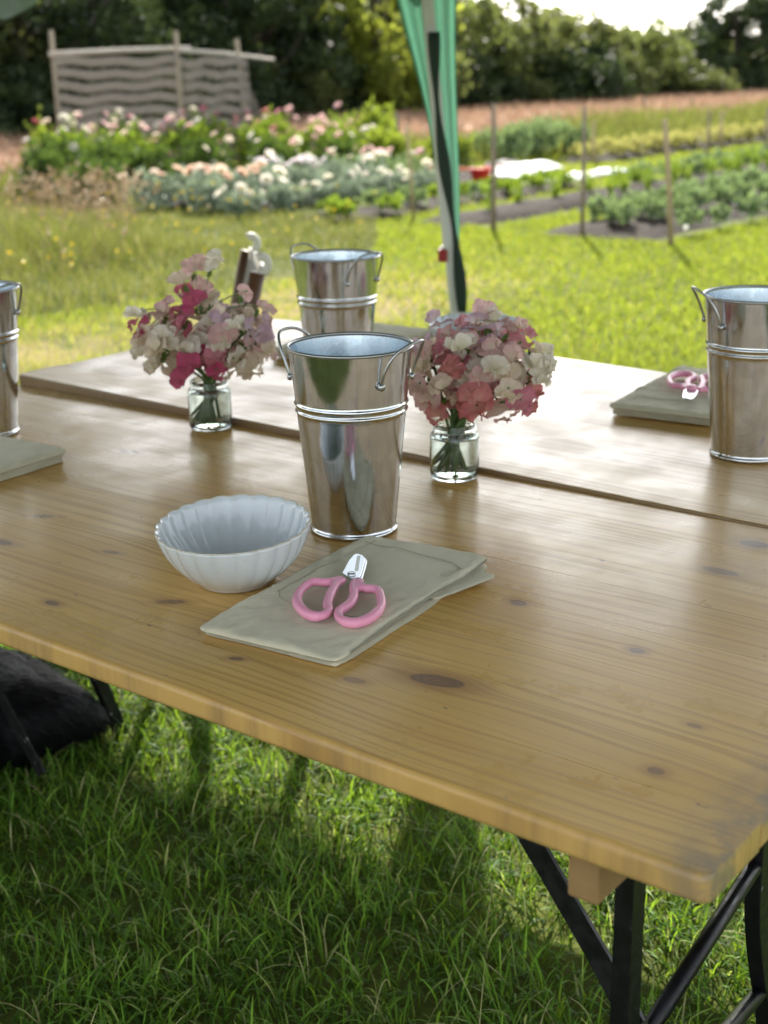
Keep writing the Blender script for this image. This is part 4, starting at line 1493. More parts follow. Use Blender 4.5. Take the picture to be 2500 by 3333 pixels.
def make_bucket(label, loc, rz, seam=2.2):
    th = thing('florist_bucket', label, 'bucket', loc, rz, 'tall galvanised flower buckets on the tables')
    prof = [(0.0, 0.006), (RB - 0.002, 0.006)]
    prof += [(RB + 0.0004, 0.0005), (RB + 0.0028, 0.0008), (RB + 0.0034, 0.003), (RB + 0.0026, 0.0052), (RB + 0.0006, 0.0065)]
    zs = [0.01 + (BH - 0.014) * k / 40 for k in range(41)]
    def off(z):
        o = 0.0
        for zc in (0.186, 0.1755):
            o += 0.0024 * math.exp(-((z - zc) / 0.0022) ** 2)
        return o
    zz = sorted(set(zs + [0.1755 + d for d in (-0.005, -0.003, -0.0015, 0, 0.0015, 0.003)] + [0.186 + d for d in (-0.003, -0.0015, 0, 0.0015, 0.003, 0.005)]))
    prof += [(rad_at(z) + off(z), z) for z in zz]
    MB().lathe(prof, 96).build('body', M_zinc, th, smooth=True)
    MB().lathe([(rad_at(z) - 0.0012, z) for z in [BH - 0.004 - k * (BH - 0.014) / 20 for k in range(21)]] + [(0.0, 0.0095)], 96).build('inner_wall', M_zinc_in, th, smooth=True)
    ring = [((RR + 0.0006) * math.cos(a), (RR + 0.0006) * math.sin(a), BH - 0.0015) for a in [2 * PI * k / 96 for k in range(96)]]
    MB().tube(ring, 0.0024, 8, closed=True).build('rolled_rim', M_wire, th, smooth=True)
    # lapped side seam
    rows = []
    for k in range(30):
        z = 0.008 + (BH - 0.014) * k / 29
        rr_ = rad_at(z) + off(z)
        rows.append([((rr_ + e) * math.cos(seam + d), (rr_ + e) * math.sin(seam + d), z) for d, e in ((-0.022, 0.0002), (-0.020, 0.0008), (0.018, 0.0008), (0.019, 0.0002))])
    MB().grid(rows).build('seam', M_zinc, th)
    for s in (0, PI):
        hd = []
        zl = BH - 0.043
        sp = 0.50
        rl = rad_at(zl) + 0.003
        c_, s_ = math.cos, math.sin
        def at_(a, r, z):
            return Vector((r * c_(s + a), r * s_(s + a), z))
        pts = [at_(-sp, rl + 0.0005, zl), at_(-sp * 0.95, rl + 0.006, zl + 0.018), at_(-sp * 0.74, rl + 0.015, zl + 0.041), at_(-sp * 0.32, rl + 0.022, zl + 0.054),
               at_(sp * 0.32, rl + 0.022, zl + 0.054), at_(sp * 0.74, rl + 0.015, zl + 0.041), at_(sp * 0.95, rl + 0.006, zl + 0.018), at_(sp, rl + 0.0005, zl)]
        h = MB().tube(catmull(pts, 5), 0.0021, 8).build('handle', M_wire, th, smooth=True)
        for a in (-sp, sp):
            q = at_(a, rl + 0.001, zl - 0.002)
            d = at_(a, 1, 0).normalized()
            MB().tube([q - d * 0.003, q + d * 0.0015, q + d * 0.003], [0.0052, 0.0052, 0.002], 10).build('lug', M_wire, h, smooth=True)
    return th

b0 = make_bucket('centre galvanised bucket standing behind the pink scissors and white bowl', (1.1923, 0.5247, TZ + 0.0008), 0.66 - 0.55, 3.3)
dup(b0, (0.6455, 1.1575, ftz(0.6455)), 0.66 - 0.80, 'galvanised bucket on the far table directly behind the centre bucket')
dup(b0, (1.499, 1.185, ftz(1.499) + 0.001), 0.66 + 0.10, 'galvanised bucket at the right edge beside the scissors and apron')
dup(b0, (0.298, 0.558, TZ + 0.0008), 0.66 - 0.55, 'galvanised bucket cut by the left edge of the picture')

# ================================================================== BOWLS
def mat_ceramic():
    t = NT('pale_glaze')
    p = t.obj()
    c = t.mix(t.noise(p, 9, 4), (0.54, 0.59, 0.615), (0.62, 0.65, 0.66))
    c = t.mix(t.maprange(t.noise(p, 60, 3), 0.6, 0.75, 0, 0.4), c, (0.46, 0.48, 0.46))
    return t.done(t.bsdf(Base_Color=c, Roughness=0.13, Specular_IOR_Level=0.55, Coat_Weight=0.4, Coat_Roughness=0.05, Normal=t.bump(t.noise(p, 25, 3), 0.06, 0.002)))
M_cer = mat_ceramic()
t = NT('bare_rim')
M_cer_rim = t.done(t.bsdf(Base_Color=(0.50, 0.46, 0.36), Roughness=0.25))

def make_bowl(label, loc, rz):
    th = thing('bowl', label, 'bowl', loc, rz, 'scalloped ceramic bowls on the tables')
    N, NF = 240, 24
    HB = 0.0765
    outer = [(0.044, 0.0), (0.0485, 0.0008), (0.0500, 0.003), (0.0535, 0.0065), (0.0665, 0.017), (0.0785, 0.031), (0.0875, 0.046), (0.0930, 0.060), (0.0955, 0.0705), (0.0965, HB - 0.001)]
    inner = [(0.0945, HB - 0.002), (0.0920, 0.068), (0.0890, 0.058), (0.0825, 0.045), (0.0730, 0.031), (0.0610, 0.0185), (0.046, 0.010), (0.020, 0.007), (0.0, 0.0065)]
    def flute(tt, r, z):
        s = abs(math.cos(NF * tt / 2)) ** 0.85
        return 1 + 0.036 * (s - 0.6) * min(1, max(0, z - 0.004) / 0.03)
    def lift(tt, z):
        # rim dips and rises a little with each flute
        f = max(0, (z - 0.05) / (HB - 0.05))
        return z + f * (0.0010 * (abs(math.cos(NF * tt / 2)) - 0.5) + 0.0045 * math.cos(tt - 0.9))
    def ov(tt):
        return 1.0 / math.sqrt((math.cos(tt) / 1.02) ** 2 + (math.sin(tt) / 1.14) ** 2)
    rows = []
    for r, z in outer + inner:
        rows.append([(r * ov(a) * flute(a, r, z) * math.cos(a), r * ov(a) * flute(a, r, z) * math.sin(a), lift(a, z)) for a in [2 * PI * j / N for j in range(N)]])
    mb = MB()
    mb.grid(rows, close_u=True)
    mb.build('shell', M_cer, th, smooth=True)
    r0, r1 = rows[len(outer) - 1], rows[len(outer)]
    pts = [((a[0] + b[0]) / 2, (a[1] + b[1]) / 2, (a[2] + b[2]) / 2) for a, b in zip(r0, r1)]
    MB().tube(pts, 0.00115, 6, closed=True).build('rim', M_cer_rim, th, smooth=True)
    MB().lathe([(0.0, -0.0002), (0.0445, -0.0002), (0.0455, 0.001)], 64).build('foot_ring', M_cer_rim, th, smooth=True)
    return th
bw = make_bowl('pale blue grey scalloped bowl left of the pink scissors', (1.196, 0.276, TZ + 0.0012), 0.66)
dup(bw, (0.700, 1.560, ftz(0.70) + 0.001), 0.9, 'grey scalloped bowl on the far table half hidden by the right bouquet')

# ================================================================== APRONS
def mat_linen():
    t = NT('khaki_linen')
    p = t.obj()
    x, y, z = t.sep(p)
    w = t.math('ADD', t.math('SINE', t.math('MULTIPLY', x, 5200.0)), t.math('SINE', t.math('MULTIPLY', y, 5200.0)))
    n1 = t.noise(p, 60, 5, 0.7)
    c = t.mix(t.noise(p, 7, 4), (0.53, 0.49, 0.345), (0.63, 0.585, 0.43))
    c = t.mix(t.maprange(n1, 0.45, 0.7, 0, 0.30), c, (0.66, 0.62, 0.48))
    wr = t.noise(t.vmath('MULTIPLY', p, (26.0, 13.0, 20.0)), 1.0, 4, 0.62, 0.8)
    h = t.math('ADD', t.math('MULTIPLY', w, 0.03), t.math('ADD', t.math('MULTIPLY', n1, 0.22), t.math('MULTIPLY', wr, 1.2)))
    return t.done(t.bsdf(Base_Color=c, Roughness=0.9, Specular_IOR_Level=0.15, Sheen_Weight=0.15, Normal=t.bump(h, 0.6, 0.004)))
M_linen = mat_linen()
M_thread = simple('seam_thread', (0.38, 0.355, 0.245), 0.9)

def rumple(x, y, seed, amp):
    w = 0.02 * vnoise((x * 9, y * 9, seed + 20))
    crease = 1 - min(1, abs(vnoise((x * 16 + w * 40, y * 11 + 3, seed + 30))) * 5)          # sharp pressed creases
    crease2 = 1 - min(1, abs(vnoise((x * 30 - y * 22, y * 26, seed + 33))) * 6)
    fine_ = vnoise((x * 75, y * 60, seed + 4))
    edge_ = max(0, abs(x) - 0.05) / 0.05
    return 1.5 * amp * (0.8 * vnoise((x * 22 + 5, y * 30, seed)) + 0.9 * crease + 0.6 * crease2 * (0.3 + edge_) + 0.45 * fine_ * (0.5 + edge_))

def cloth_layer(w, l, z, th_, seed, inset=(0, 0, 0, 0), amp=0.0012, soft=0.0, tag_='layer', nx=30, ny=48, r=0.008, lift=None):
    nx, ny = int(nx * 1.9), int(ny * 1.9)
    """closed thin slab with rounded edges, rounded corners and rumpled top; origin at centre"""
    x0, x1, y0, y1 = -w / 2 + inset[0], w / 2 - inset[1], -l / 2 + inset[2], l / 2 - inset[3]
    top, bot = [], []
    for i in range(ny + 1):
        v = i / ny
        rt, rb_ = [], []
        for j in range(nx + 1):
            u = j / nx
            x = x0 + (x1 - x0) * u
            y = y0 + (y1 - y0) * v
            # round the corners in plan
            cr = 0.016
            ex, ey = max(0, abs(x - (x0 + x1) / 2) - ((x1 - x0) / 2 - cr)), max(0, abs(y - (y0 + y1) / 2) - ((y1 - y0) / 2 - cr))
            d = math.hypot(ex, ey)
            if d > cr:
                sx, sy = (1 if x > (x0 + x1) / 2 else -1), (1 if y > (y0 + y1) / 2 else -1)
                x -= sx * ex * (1 - cr / d)
                y -= sy * ey * (1 - cr / d)
            ed = min(u * (x1 - x0), (1 - u) * (x1 - x0), v * (y1 - y0), (1 - v) * (y1 - y0))
            rnd = 1.0 if ed >= r else math.sqrt(max(0, 1 - (1 - ed / r) ** 2))
            wob = 0.0022 * vnoise((x * 14, y * 14, seed)) + 0.0008 * vnoise((x * 50, y * 50, seed))
            rum = rumple(x, y, seed, amp)
            lf = lift(u, v) if lift else 0.0
            zt = z + th_ * (0.5 + 0.5 * rnd) + rum * rnd + lf
            zb_ = z + th_ * (0.5 - 0.5 * rnd) + lf * 0.85
            edg = 1 - min(1, ed / 0.02)
            rt.append((x + wob * edg * 1.6, y + wob * edg * 1.2, zt))
            rb_.append((x + wob * edg * 1.6, y + wob * edg * 1.2, max(zb_, z + 0.0002)))
        top.append(rt)
        bot.append(rb_)
    mb = MB()
    mb.grid(top)
    o = len(mb.v)
    mb.grid([list(reversed(rr_)) for rr_ in bot])
    # side walls
    m = nx + 1
    def T(i, j): return i * m + j
    def B(i, j): return o + i * m + (nx - j)
    for i in range(ny):
        mb.f.append((T(i + 1, 0), T(i, 0), B(i, 0), B(i + 1, 0)))
        mb.f.append((T(i, nx), T(i + 1, nx), B(i + 1, nx), B(i, nx)))
    for j in range(nx):
        mb.f.append((T(0, j), T(0, j + 1), B(0, j + 1), B(0, j)))
        mb.f.append((T(ny, j + 1), T(ny, j), B(ny, j), B(ny, j + 1)))
    return mb

AW, AL = 0.200, 0.372
def make_apron(label, loc, rz, seed, style):
    th = thing('folded_apron', label, 'apron', loc, rz, 'folded linen aprons at the place settings')
    if style == 'front':
        # lower folded layer peeping out on the right, a thick upper layer lifting at its right edge
        def lf(u, v):
            return 0.0035 * u * (0.4 + 0.6 * math.sin(PI * min(1, v * 1.1)) ** 2) - 0.003 * max(0, 1 - v * 7)
        cloth_layer(AW, AL, 0.0, 0.0042, seed + 3, (0.004, 0.004, 0.004, 0.004), 0.0004).build('lower_fold', M_linen, th, smooth=True)
        mb = cloth_layer(0.05, 0.115, 0.0044, 0.0030, seed + 6, (0, 0, 0, 0), 0.0004, nx=10, ny=16, r=0.003)
        o = mb.build('strap_end', M_linen, th, smooth=True)
        o.location = (0.088, 0.095, 0)
        o.rotation_euler = (0, 0, -0.25)
        cloth_layer(AW, AL, 0.0075, 0.0060, seed, (0.0, 0.004, 0.0, 0.0), 0.0013, lift=lf).build('upper_fold', M_linen, th, smooth=True)
        zt = 0.0148
        # patch pocket with a rounded bottom lying on the fold
        pk = [(-0.070, 0.165), (-0.078, -0.030), (-0.072, -0.058), (-0.050, -0.078), (0.0, -0.088), (0.050, -0.084), (0.086, -0.068)]
        seamline = catmull([(x, y, 0) for x, y in pk], 8)
        def zat(x, y):
            u, v = (x + AW / 2) / AW, (y + AL / 2) / AL
            rum = rumple(x, y, seed, 0.0013)
            return 0.0075 + 0.0060 + rum + lf(u, v)
        MB().tube([(p.x, p.y, zat(p.x, p.y) + 0.0007) for p in seamline], 0.0005, 6).build('pocket_seam', M_thread, th, smooth=True)
        hem = catmull([(-0.078, 0.150, 0), (-0.01, 0.148, 0), (0.05, 0.140, 0), (0.084, 0.118, 0), (0.080, 0.085, 0)], 8)
        MB().tube([(p.x, p.y, zat(p.x, p.y) + 0.0007) for p in hem], 0.0006, 6).build('pocket_hem', M_thread, th, smooth=True)
        for k, (sx, sy) in enumerate(((0.079, 0.084), (0.084, 0.117))):
            MB().box(sx - 0.004, sx + 0.004, sy - 0.0012, sy + 0.0012, zat(sx, sy), zat(sx, sy) + 0.0012).build('bar_tack', M_thread, th)
    else:
        # stack of several folds whose edges show at the near short side
        z = 0.0
        for k in range(4):
            ins = (0.004 * (k % 2), 0.003, 0.006 - 0.002 * k + 0.003 * (k % 2), 0.002)
            cloth_layer(AW, AL, z, 0.0030, seed + k, ins, 0.0004, r=0.003).build('fold', M_linen, th, smooth=True)
            z += 0.0033
        cloth_layer(AW, AL, z, 0.0085, seed + 9, (-0.001, 0.0, -0.004, 0.0), 0.0016, r=0.010).build('upper_fold', M_linen, th, smooth=True)
        cloth_layer(AW, AL * 0.80, z + 0.0070, 0.0032, seed + 12, (0.006, 0.004, 0.0, 0.0), 0.0012, r=0.004, nx=24, ny=36).build('pocket_flap', M_linen, th, smooth=True).location = (0, AL * 0.085, 0)
    return th

AR = math.atan2(0.039, 0.365)
make_apron('folded khaki apron under the pink scissors in front', (1.367, 0.308, TZ + 0.0010), AR, 1.0, 'front')
make_apron('folded grey green apron at the left edge of the near table', (0.490, 0.330, TZ + 0.0010), 0.06, 21.0, 'stack')
make_apron('folded apron beside the right bucket with scissors on it', (1.270, 1.468, ftz(1.27) + 0.0030), AR, 41.0, 'stack')
make_apron('folded apron on the far table mostly hidden by the centre bucket', (0.435, 1.475, ftz(0.435) + 0.0030), 0.02, 61.0, 'stack')

# ================================================================== SCISSORS
M_pink = NT('pink_plastic')
M_pinkp = M_pink.done(M_pink.bsdf(Base_Color=M_pink.mix(M_pink.noise(M_pink.obj(), 40, 3), (0.76, 0.29, 0.43), (0.82, 0.34, 0.48)), Roughness=0.38, Specular_IOR_Level=0.45, Subsurface_Weight=0.1, Subsurface_Radius=(0.004, 0.002, 0.002)))
M_blade = simple('blade_steel', (0.50, 0.52, 0.54), 0.24, metal=1.0, var=0.06, scale=50)
LO = [(1.3645, 0.2886), (1.3675, 0.2722), (1.3773, 0.252), (1.3883, 0.2333), (1.4001, 0.2158), (1.4129, 0.2025), (1.4181, 0.1897), (1.4147, 0.1805), (1.4043, 0.1785), (1.3878, 0.1847), (1.3681, 0.1988), (1.3516, 0.219), (1.3415, 0.2401), (1.3378, 0.2573), (1.3427, 0.2654), (1.3532, 0.2698), (1.3585, 0.2800), (1.3600, 0.2895)]
RO = [(1.3796, 0.2930), (1.3917, 0.2742), (1.4065, 0.2579), (1.4193, 0.2352), (1.4232, 0.2182), (1.4255, 0.206), (1.4354, 0.1939), (1.4485, 0.1871), (1.4615, 0.1897), (1.4669, 0.2042), (1.4643, 0.2253), (1.4556, 0.2468), (1.44, 0.2671), (1.4228, 0.2842), (1.4125, 0.2859), (1.4045, 0.2817), (1.3932, 0.2873), (1.3840, 0.2970)]
BL = [(1.3522, 0.3017), (1.3307, 0.3418), (1.3222, 0.3628), (1.3243, 0.3677), (1.3341, 0.3661), (1.3424, 0.3601), (1.3518, 0.3467), (1.3759, 0.309), (1.38, 0.301), (1.3751, 0.2928), (1.3643, 0.2961)]
SO = Vector((1.3750, 0.2700, 0))

def make_scissors(label, loc, rz, cap=False):
    th = thing('scissors', label, 'scissors', loc, rz, 'pink handled flower scissors')
    def loc2(p, z=0.0):
        return Vector((p[0] - SO.x, p[1] - SO.y, z))
    for side, pts in (('a', LO), ('b', RO)):
        n = len(pts)
        ctl = []
        for i, p in enumerate(pts):
            z = 0.0062
            ctl.append(loc2(p, z))
        sm = catmull(ctl, 5, closed=False)
        m = len(sm)
        rad = []
        for i in range(m):
            u = i / (m - 1)
            r = 0.0054
            if u < 0.08 or u > 0.94:
                r = 0.0050
            if 0.12 < u < 0.30:
                r = 0.0058
            if 0.40 < u < 0.62:
                r = 0.0063
            rad.append(r)
        mb = MB()
        mb.tube(sm, rad, 14)
        # web between the shank and the top of the loop
        a, b = sm[2], sm[-3]
        mb.tube([a, a.lerp(b, 0.5), b], 0.0050, 10)
        mb.tube([sm[7], sm[7].lerp(sm[-8], 0.5), sm[-8]], [0.0050, 0.0046, 0.0050], 10)
        mb.tube([loc2(pts[1], 0.0062), loc2(pts[-2], 0.0062), loc2(pts[-3], 0.0062)], [0.0048, 0.0050, 0.0046], 10)
        # thumb spur
        sp = loc2(pts[-5], 0.0062)
        ct = sum((loc2(q, 0.0062) for q in pts), Vector()) / n
        dr = (sp - ct).normalized()
        mb.tube([sp, sp + dr * 0.003, sp + dr * 0.0065], [0.0050, 0.0038, 0.0016], 10)
        o = mb.build('handle', M_pinkp, th)
        rm = o.modifiers.new('blend', 'REMESH')
        rm.mode = 'VOXEL'
        rm.voxel_size = 0.00095
        s_ = o.modifiers.new('smooth', 'SMOOTH')
        s_.iterations = 6
        s_.factor = 0.6
        evaluated(o)
        o.data.materials.clear()
        o.data.materials.append(M_pinkp)
        o.data.polygons.foreach_set('use_smooth', np.ones(len(o.data.polygons), dtype=bool))
    # two blades crossing at the pivot: plates 1.6 mm thick with a ground edge
    def plate(poly, z0, z1, name):
        vs = [loc2(p, z0) for p in poly] + [loc2(p, z1) for p in poly]
        n = len(poly)
        mb = MB().add(vs, [tuple(range(n)), tuple(range(2 * n - 1, n - 1, -1))] + [(i, i + n, (i + 1) % n + n, (i + 1) % n) for i in range(n)])
        o = mb.build(name, M_blade, th, bevel=0.0004, seg=1)
        bm = bmesh.new()
        bm.from_mesh(o.data)
        bmesh.ops.recalc_face_normals(bm, faces=bm.faces)
        bm.to_mesh(o.data)
        bm.free()
        return o
    plate(BL, 0.0076, 0.0092, 'blade')
    low = [(p[0] + 0.004, p[1] - 0.001) for p in BL]
    plate(low, 0.0056, 0.0072, 'blade')
    # hollow-ground strip along the upper blade
    st = [(1.360, 0.3166), (1.3288, 0.3607), (1.3323, 0.3631), (1.3646, 0.3182)]
    vs = [loc2(p, 0.00935) for p in st]
    MB().add(vs, [(0, 1, 2, 3)]).build('ground_edge', simple('ground_steel', (0.30, 0.30, 0.27), 0.35, metal=1.0), th)
    c = loc2((1.3661, 0.3033), 0)
    piv = MB().lathe([(0.0, 0.0122), (0.0040, 0.0121), (0.0052, 0.0116), (0.0054, 0.0108), (0.0048, 0.0102), (0.0054, 0.0098), (0.0054, 0.0092)], 24, (c.x, c.y, 0)).build('pivot', M_blade if not cap else M_pinkp, th, smooth=True)
    if cap:
        piv.scale = (1.0, 1.0, 1.0)
        pc = MB().lathe([(0.0, 0.0172), (0.0082, 0.0170), (0.0095, 0.0160), (0.0098, 0.0095)], 24, (c.x, c.y, 0)).build('pivot_cap', M_pinkp, th, smooth=True)
    return th
make_scissors('pink handled scissors lying on the khaki apron in front', (SO.x - 0.0105, SO.y + 0.0140, TZ + 0.0192), 0.0)
make_scissors('pink handled scissors on the apron by the right bucket', (1.290, 1.432, ftz(1.29) + 0.0312), math.radians(171), cap=True)

# ================================================================== JARS AND BOUQUETS
t = NT('clear_glass')
g_ = t.n('BsdfGlass')
g_.inputs['IOR'].default_value = 1.45
g_.inputs['Roughness'].default_value = 0.0
g_.inputs['Color'].default_value = (0.97, 0.99, 0.98, 1)
M_glass = t.done(g_.outputs[0])
t = NT('vase_water')
g_ = t.n('BsdfGlass')
g_.inputs['IOR'].default_value = 1.33
g_.inputs['Roughness'].default_value = 0.0
g_.inputs['Color'].default_value = (0.96, 0.985, 0.96, 1)
M_water = t.done(g_.outputs[0])
M_stem = leafy('stem_green', (0.075, 0.13, 0.045), (0.15, 0.24, 0.075), (0.2, 0.3, 0.05), 0.15, attr=False)
M_calyx = leafy('calyx_green', (0.06, 0.11, 0.03), (0.16, 0.24, 0.06), (0.3, 0.4, 0.06), 0.3, attr=False)
M_band = simple('twine_band', (0.16, 0.11, 0.06), 0.9)

def make_jar(label, loc, rz, water_z):
    th = thing('jam_jar', label, 'jar', loc, rz, 'glass jam jars holding the flowers')
    R = 0.0395
    outp = [(0.0, 0.0035), (0.020, 0.003), (0.028, 0.0012), (0.032, 0.0006), (0.0360, 0.0022), (0.0385, 0.006), (R, 0.013), (R, 0.066), (0.0385, 0.072), (0.0355, 0.0765), (0.0340, 0.079), (0.0338, 0.082), (0.0350, 0.083), (0.0350, 0.085), (0.0338, 0.0865), (0.0338, 0.089), (0.0334, 0.0905)]
    inp = [(0.0318, 0.0905), (0.0312, 0.089), (0.0312, 0.080), (0.0325, 0.0765), (0.0357, 0.071), (0.0370, 0.065), (0.0370, 0.014), (0.0355, 0.009), (0.030, 0.0065), (0.018, 0.0070), (0.0, 0.0075)]
    MB().lathe(outp + inp, 72).build('glass', M_glass, th, smooth=True)
    zt = water_z
    wp = [(0.0, 0.0078), (0.018, 0.0073), (0.030, 0.0068), (0.0352, 0.0092), (0.0367, 0.0142), (0.0367, zt - 0.002), (0.03685, zt), (0.0350, zt - 0.0012), (0.0, zt - 0.0014)]
    MB().lathe(wp, 72).build('water', M_water, th, smooth=True)
    return th

def fan(R, spread, ruff, nth, nr, ph, cup, waves=6.0, notch=0.12):
    """ruffled fan petal in the xz plane, base at origin, opening along +z; returns rows"""
    rows, uvr = [], []
    for i in range(nr + 1):
        v = i / nr
        row, ur = [], []
        for j in range(nth + 1):
            u = -1 + 2 * j / nth
            th_ = u * spread
            r = R * v * (1 - notch * math.exp(-(u / 0.18) ** 2) * v + 0.03 * math.sin(th_ * 5 + ph) * v) * (1 - 0.42 * abs(u) ** 3.5)
            x = r * math.sin(th_)
            z = r * math.cos(th_) * 0.95 + R * 0.10
            y = -cup * R * (abs(u) ** 1.6) * v * 0.9 + cup * R * 0.35 * v * v + ruff * R * (v ** 2.2) * math.sin(waves * th_ + ph) * (0.5 + 0.5 * abs(u)) + 0.055 * R * (v ** 5) * math.sin(waves * 2.6 * th_ + ph * 3) + 0.02 * R * v * math.sin(24 * th_)
            row.append((x, y, z))
            ur.append((v, (u + 1) / 2))
        rows.append(row)
        uvr += ur
    return rows, uvr

def blossom_mesh(seed, R=0.028):
    """sweet pea: broad ruffled standard, two wings, small keel; faces -y"""
    rr = random.Random(seed)
    mb = MB()
    uvs = []
    rows, u = fan(R, rr.uniform(1.35, 1.75), rr.uniform(0.10, 0.17), 44, 10, rr.uniform(0, 6), rr.uniform(-0.10, 0.45), rr.uniform(4, 7))
    mb.grid(rows)
    uvs += u
    for s in (-1, 1):
        rows, u = fan(R * rr.uniform(0.62, 0.74), rr.uniform(0.75, 1.05), 0.14, 20, 6, rr.uniform(0, 6), 0.45, 5.0, 0.05)
        M = Matrix.Translation((s * R * 0.10, -R * 0.16, R * 0.05)) @ Matrix.Rotation(s * rr.uniform(0.35, 0.8), 4, 'Y') @ Matrix.Rotation(rr.uniform(0.55, 1.0), 4, 'X') @ Matrix.Rotation(s * rr.uniform(0.5, 1.0), 4, 'Z')
        mb.grid([[M @ Vector(p) for p in row_] for row_ in rows])
        uvs += u
    rows, u = fan(R * 0.42, 0.6, 0.03, 6, 3, 0, 0.9, 3.0, 0.0)
    M = Matrix.Translation((0, -R * 0.22, 0)) @ Matrix.Rotation(1.25, 4, 'X')
    mb.grid([[M @ Vector(p) for p in row_] for row_ in rows])
    uvs += u
    me = mb.mesh('blossom')
    l = me.uv_layers.new(name='UVMap')
    idx = np.zeros(len(me.loops), dtype=np.int32)
    me.loops.foreach_get('vertex_index', idx)
    l.data.foreach_set('uv', np.array(uvs, dtype=np.float32)[idx].ravel())
    me.polygons.foreach_set('use_smooth', np.ones(len(me.polygons), dtype=bool))
    return me

BLO = {}
def blossom(col, k):
    if (col, k) not in BLO:
        me = blossom_mesh(900 + k * 7)
        me.materials.append(PET[col])
        BLO[(col, k)] = me
    return BLO[(col, k)]

RT = Vector((0.79, 0.61, 0)).normalized()
BKD = Vector((-0.61, 0.79, 0)).normalized()
UPV = Vector((0, 0, 1))

def make_bouquet(label, jar_loc, cen, ax, n, colour_fn, seed, extra=()):
    """cen: bouquet centre relative to the jar base in (right, back, up); ax: half sizes"""
    rr = random.Random(seed)
    th = thing('bouquet', label, 'bouquet', jar_loc, 0, 'sweet pea bouquets in the jam jars')
    C0 = RT * cen[0] + BKD * cen[1] + UPV * cen[2]
    ga = PI * (3 - math.sqrt(5))
    spots = []
    for i in range(n):
        zz = 1 - (i + 0.5) / n * 1.72
        rad = math.sqrt(max(0, 1 - zz * zz))
        a = i * ga + rr.uniform(-0.25, 0.25)
        d = Vector((math.cos(a) * rad, math.sin(a) * rad, zz + rr.uniform(-0.08, 0.08))).normalized()
        f = rr.uniform(0.66, 1.04)
        spots.append((d, f))
    for i in range(n // 3):
        d = Vector((rr.gauss(0, 1), rr.gauss(0, 1), rr.gauss(0.1, 0.8))).normalized()
        spots.append((d, rr.uniform(0.35, 0.6)))
    allspots = []
    for d, f in spots:
        p = C0 + RT * d.x * ax[0] * f + BKD * d.y * ax[1] * f + UPV * d.z * ax[2] * f
        allspots.append((p, RT * d.x + BKD * d.y + UPV * d.z, colour_fn(d, rr), rr.uniform(0.95, 1.38)))
    for (ex, ey, ez, col, s) in extra:
        p = C0 + RT * ex + BKD * ey + UPV * ez
        allspots.append((p, (RT * ex * 2 - BKD * 0.6 + UPV * 0.3).normalized(), col, s))
    for p, d, col, s in allspots:
        o = bpy.data.objects.new('blossom', blossom(col, rr.randint(0, 4)))
        COL.objects.link(o)
        o.parent = th
        dd = (d + Vector((rr.gauss(0, 0.30), rr.gauss(0, 0.30), rr.gauss(0.05, 0.30)))).normalized()
        q = (-dd).to_track_quat('Y', 'Z')
        o.rotation_mode = 'QUATERNION'
        from mathutils import Quaternion
        q = q @ Quaternion((0, 1, 0), rr.gauss(0, 0.6))
        o.rotation_quaternion = q
        o.location = p - (q @ Vector((0, 0, 0.016)))
        o.scale = (s, s, s)
    # stems: from the blossoms down through the neck into the water
    ns = 19
    for k in range(ns):
        a = 2 * PI * k / ns + rr.uniform(-0.2, 0.2)
        rb = rr.uniform(0.006, 0.026)
        sidex = -0.006 + rb * math.cos(a)
        b = RT * (sidex - 0.002) + BKD * (rb * math.sin(a)) + UPV * rr.uniform(0.012, 0.020)
        nk = RT * (-0.35 * (sidex) + 0.008 * rr.uniform(-1, 1)) + BKD * rr.uniform(-0.012, 0.012) + UPV * 0.084
        tgt = rr.choice(allspots)[0]
        mid = nk.lerp(tgt, 0.5) + UPV * 0.012
        MB().tube(catmull([b, b.lerp(nk, 0.5), nk, mid, tgt], 4), [0.0022] * 17, 7).build('stem', M_stem, th, smooth=True)
    # green calyxes, tendrils and leaflets tucked between the flowers
    vs, fs = [], []
    for p, d, col, s in allspots:
        for k in range(4):
            e = (C0 - p).normalized() + Vector((rr.gauss(0, 0.5), rr.gauss(0, 0.5), rr.gauss(0, 0.5)))
            e.normalize()
            sd = e.cross(d + Vector((0.01, 0.02, 0.03))).normalized()
            c0 = p.lerp(C0, 0.12)
            o_ = len(vs)
            L_ = rr.uniform(0.010, 0.019)
            vs += [c0, c0 + e * L_ * 0.5 + sd * 0.0035, c0 + e * L_, c0 + e * L_ * 0.5 - sd * 0.0035]
            fs.append((o_, o_ + 1, o_ + 2, o_ + 3))
    me = bpy.data.meshes.new('greenery')
    me.from_pydata([tuple(v) for v in vs], [], fs)
    o = link('greenery', me, M_calyx, th)
    o['kind'] = 'stuff'
    ring = []
    for k in range(24):
        a = 2 * PI * k / 24
        ring.append(RT * (-0.004 + 0.0185 * math.cos(a)) + BKD * (0.0185 * math.sin(a)) + UPV * (0.070 + 0.002 * math.sin(2 * a)))
    MB().tube(ring, 0.0016, 6, closed=True).build('twine', M_band, th, smooth=True)
    for (ex, ey, ez, col, s) in extra[:1]:
        a0 = C0 + UPV * ax[2] * 0.6
        for (ex2, ey2, ez2, c2, s2) in extra:
            tgt = C0 + RT * ex2 + BKD * ey2 + UPV * ez2
            MB().tube(catmull([a0, a0.lerp(tgt, 0.6) + UPV * 0.006, tgt], 4), 0.0012, 6).build('stem', M_stem, th, smooth=True)
    return th

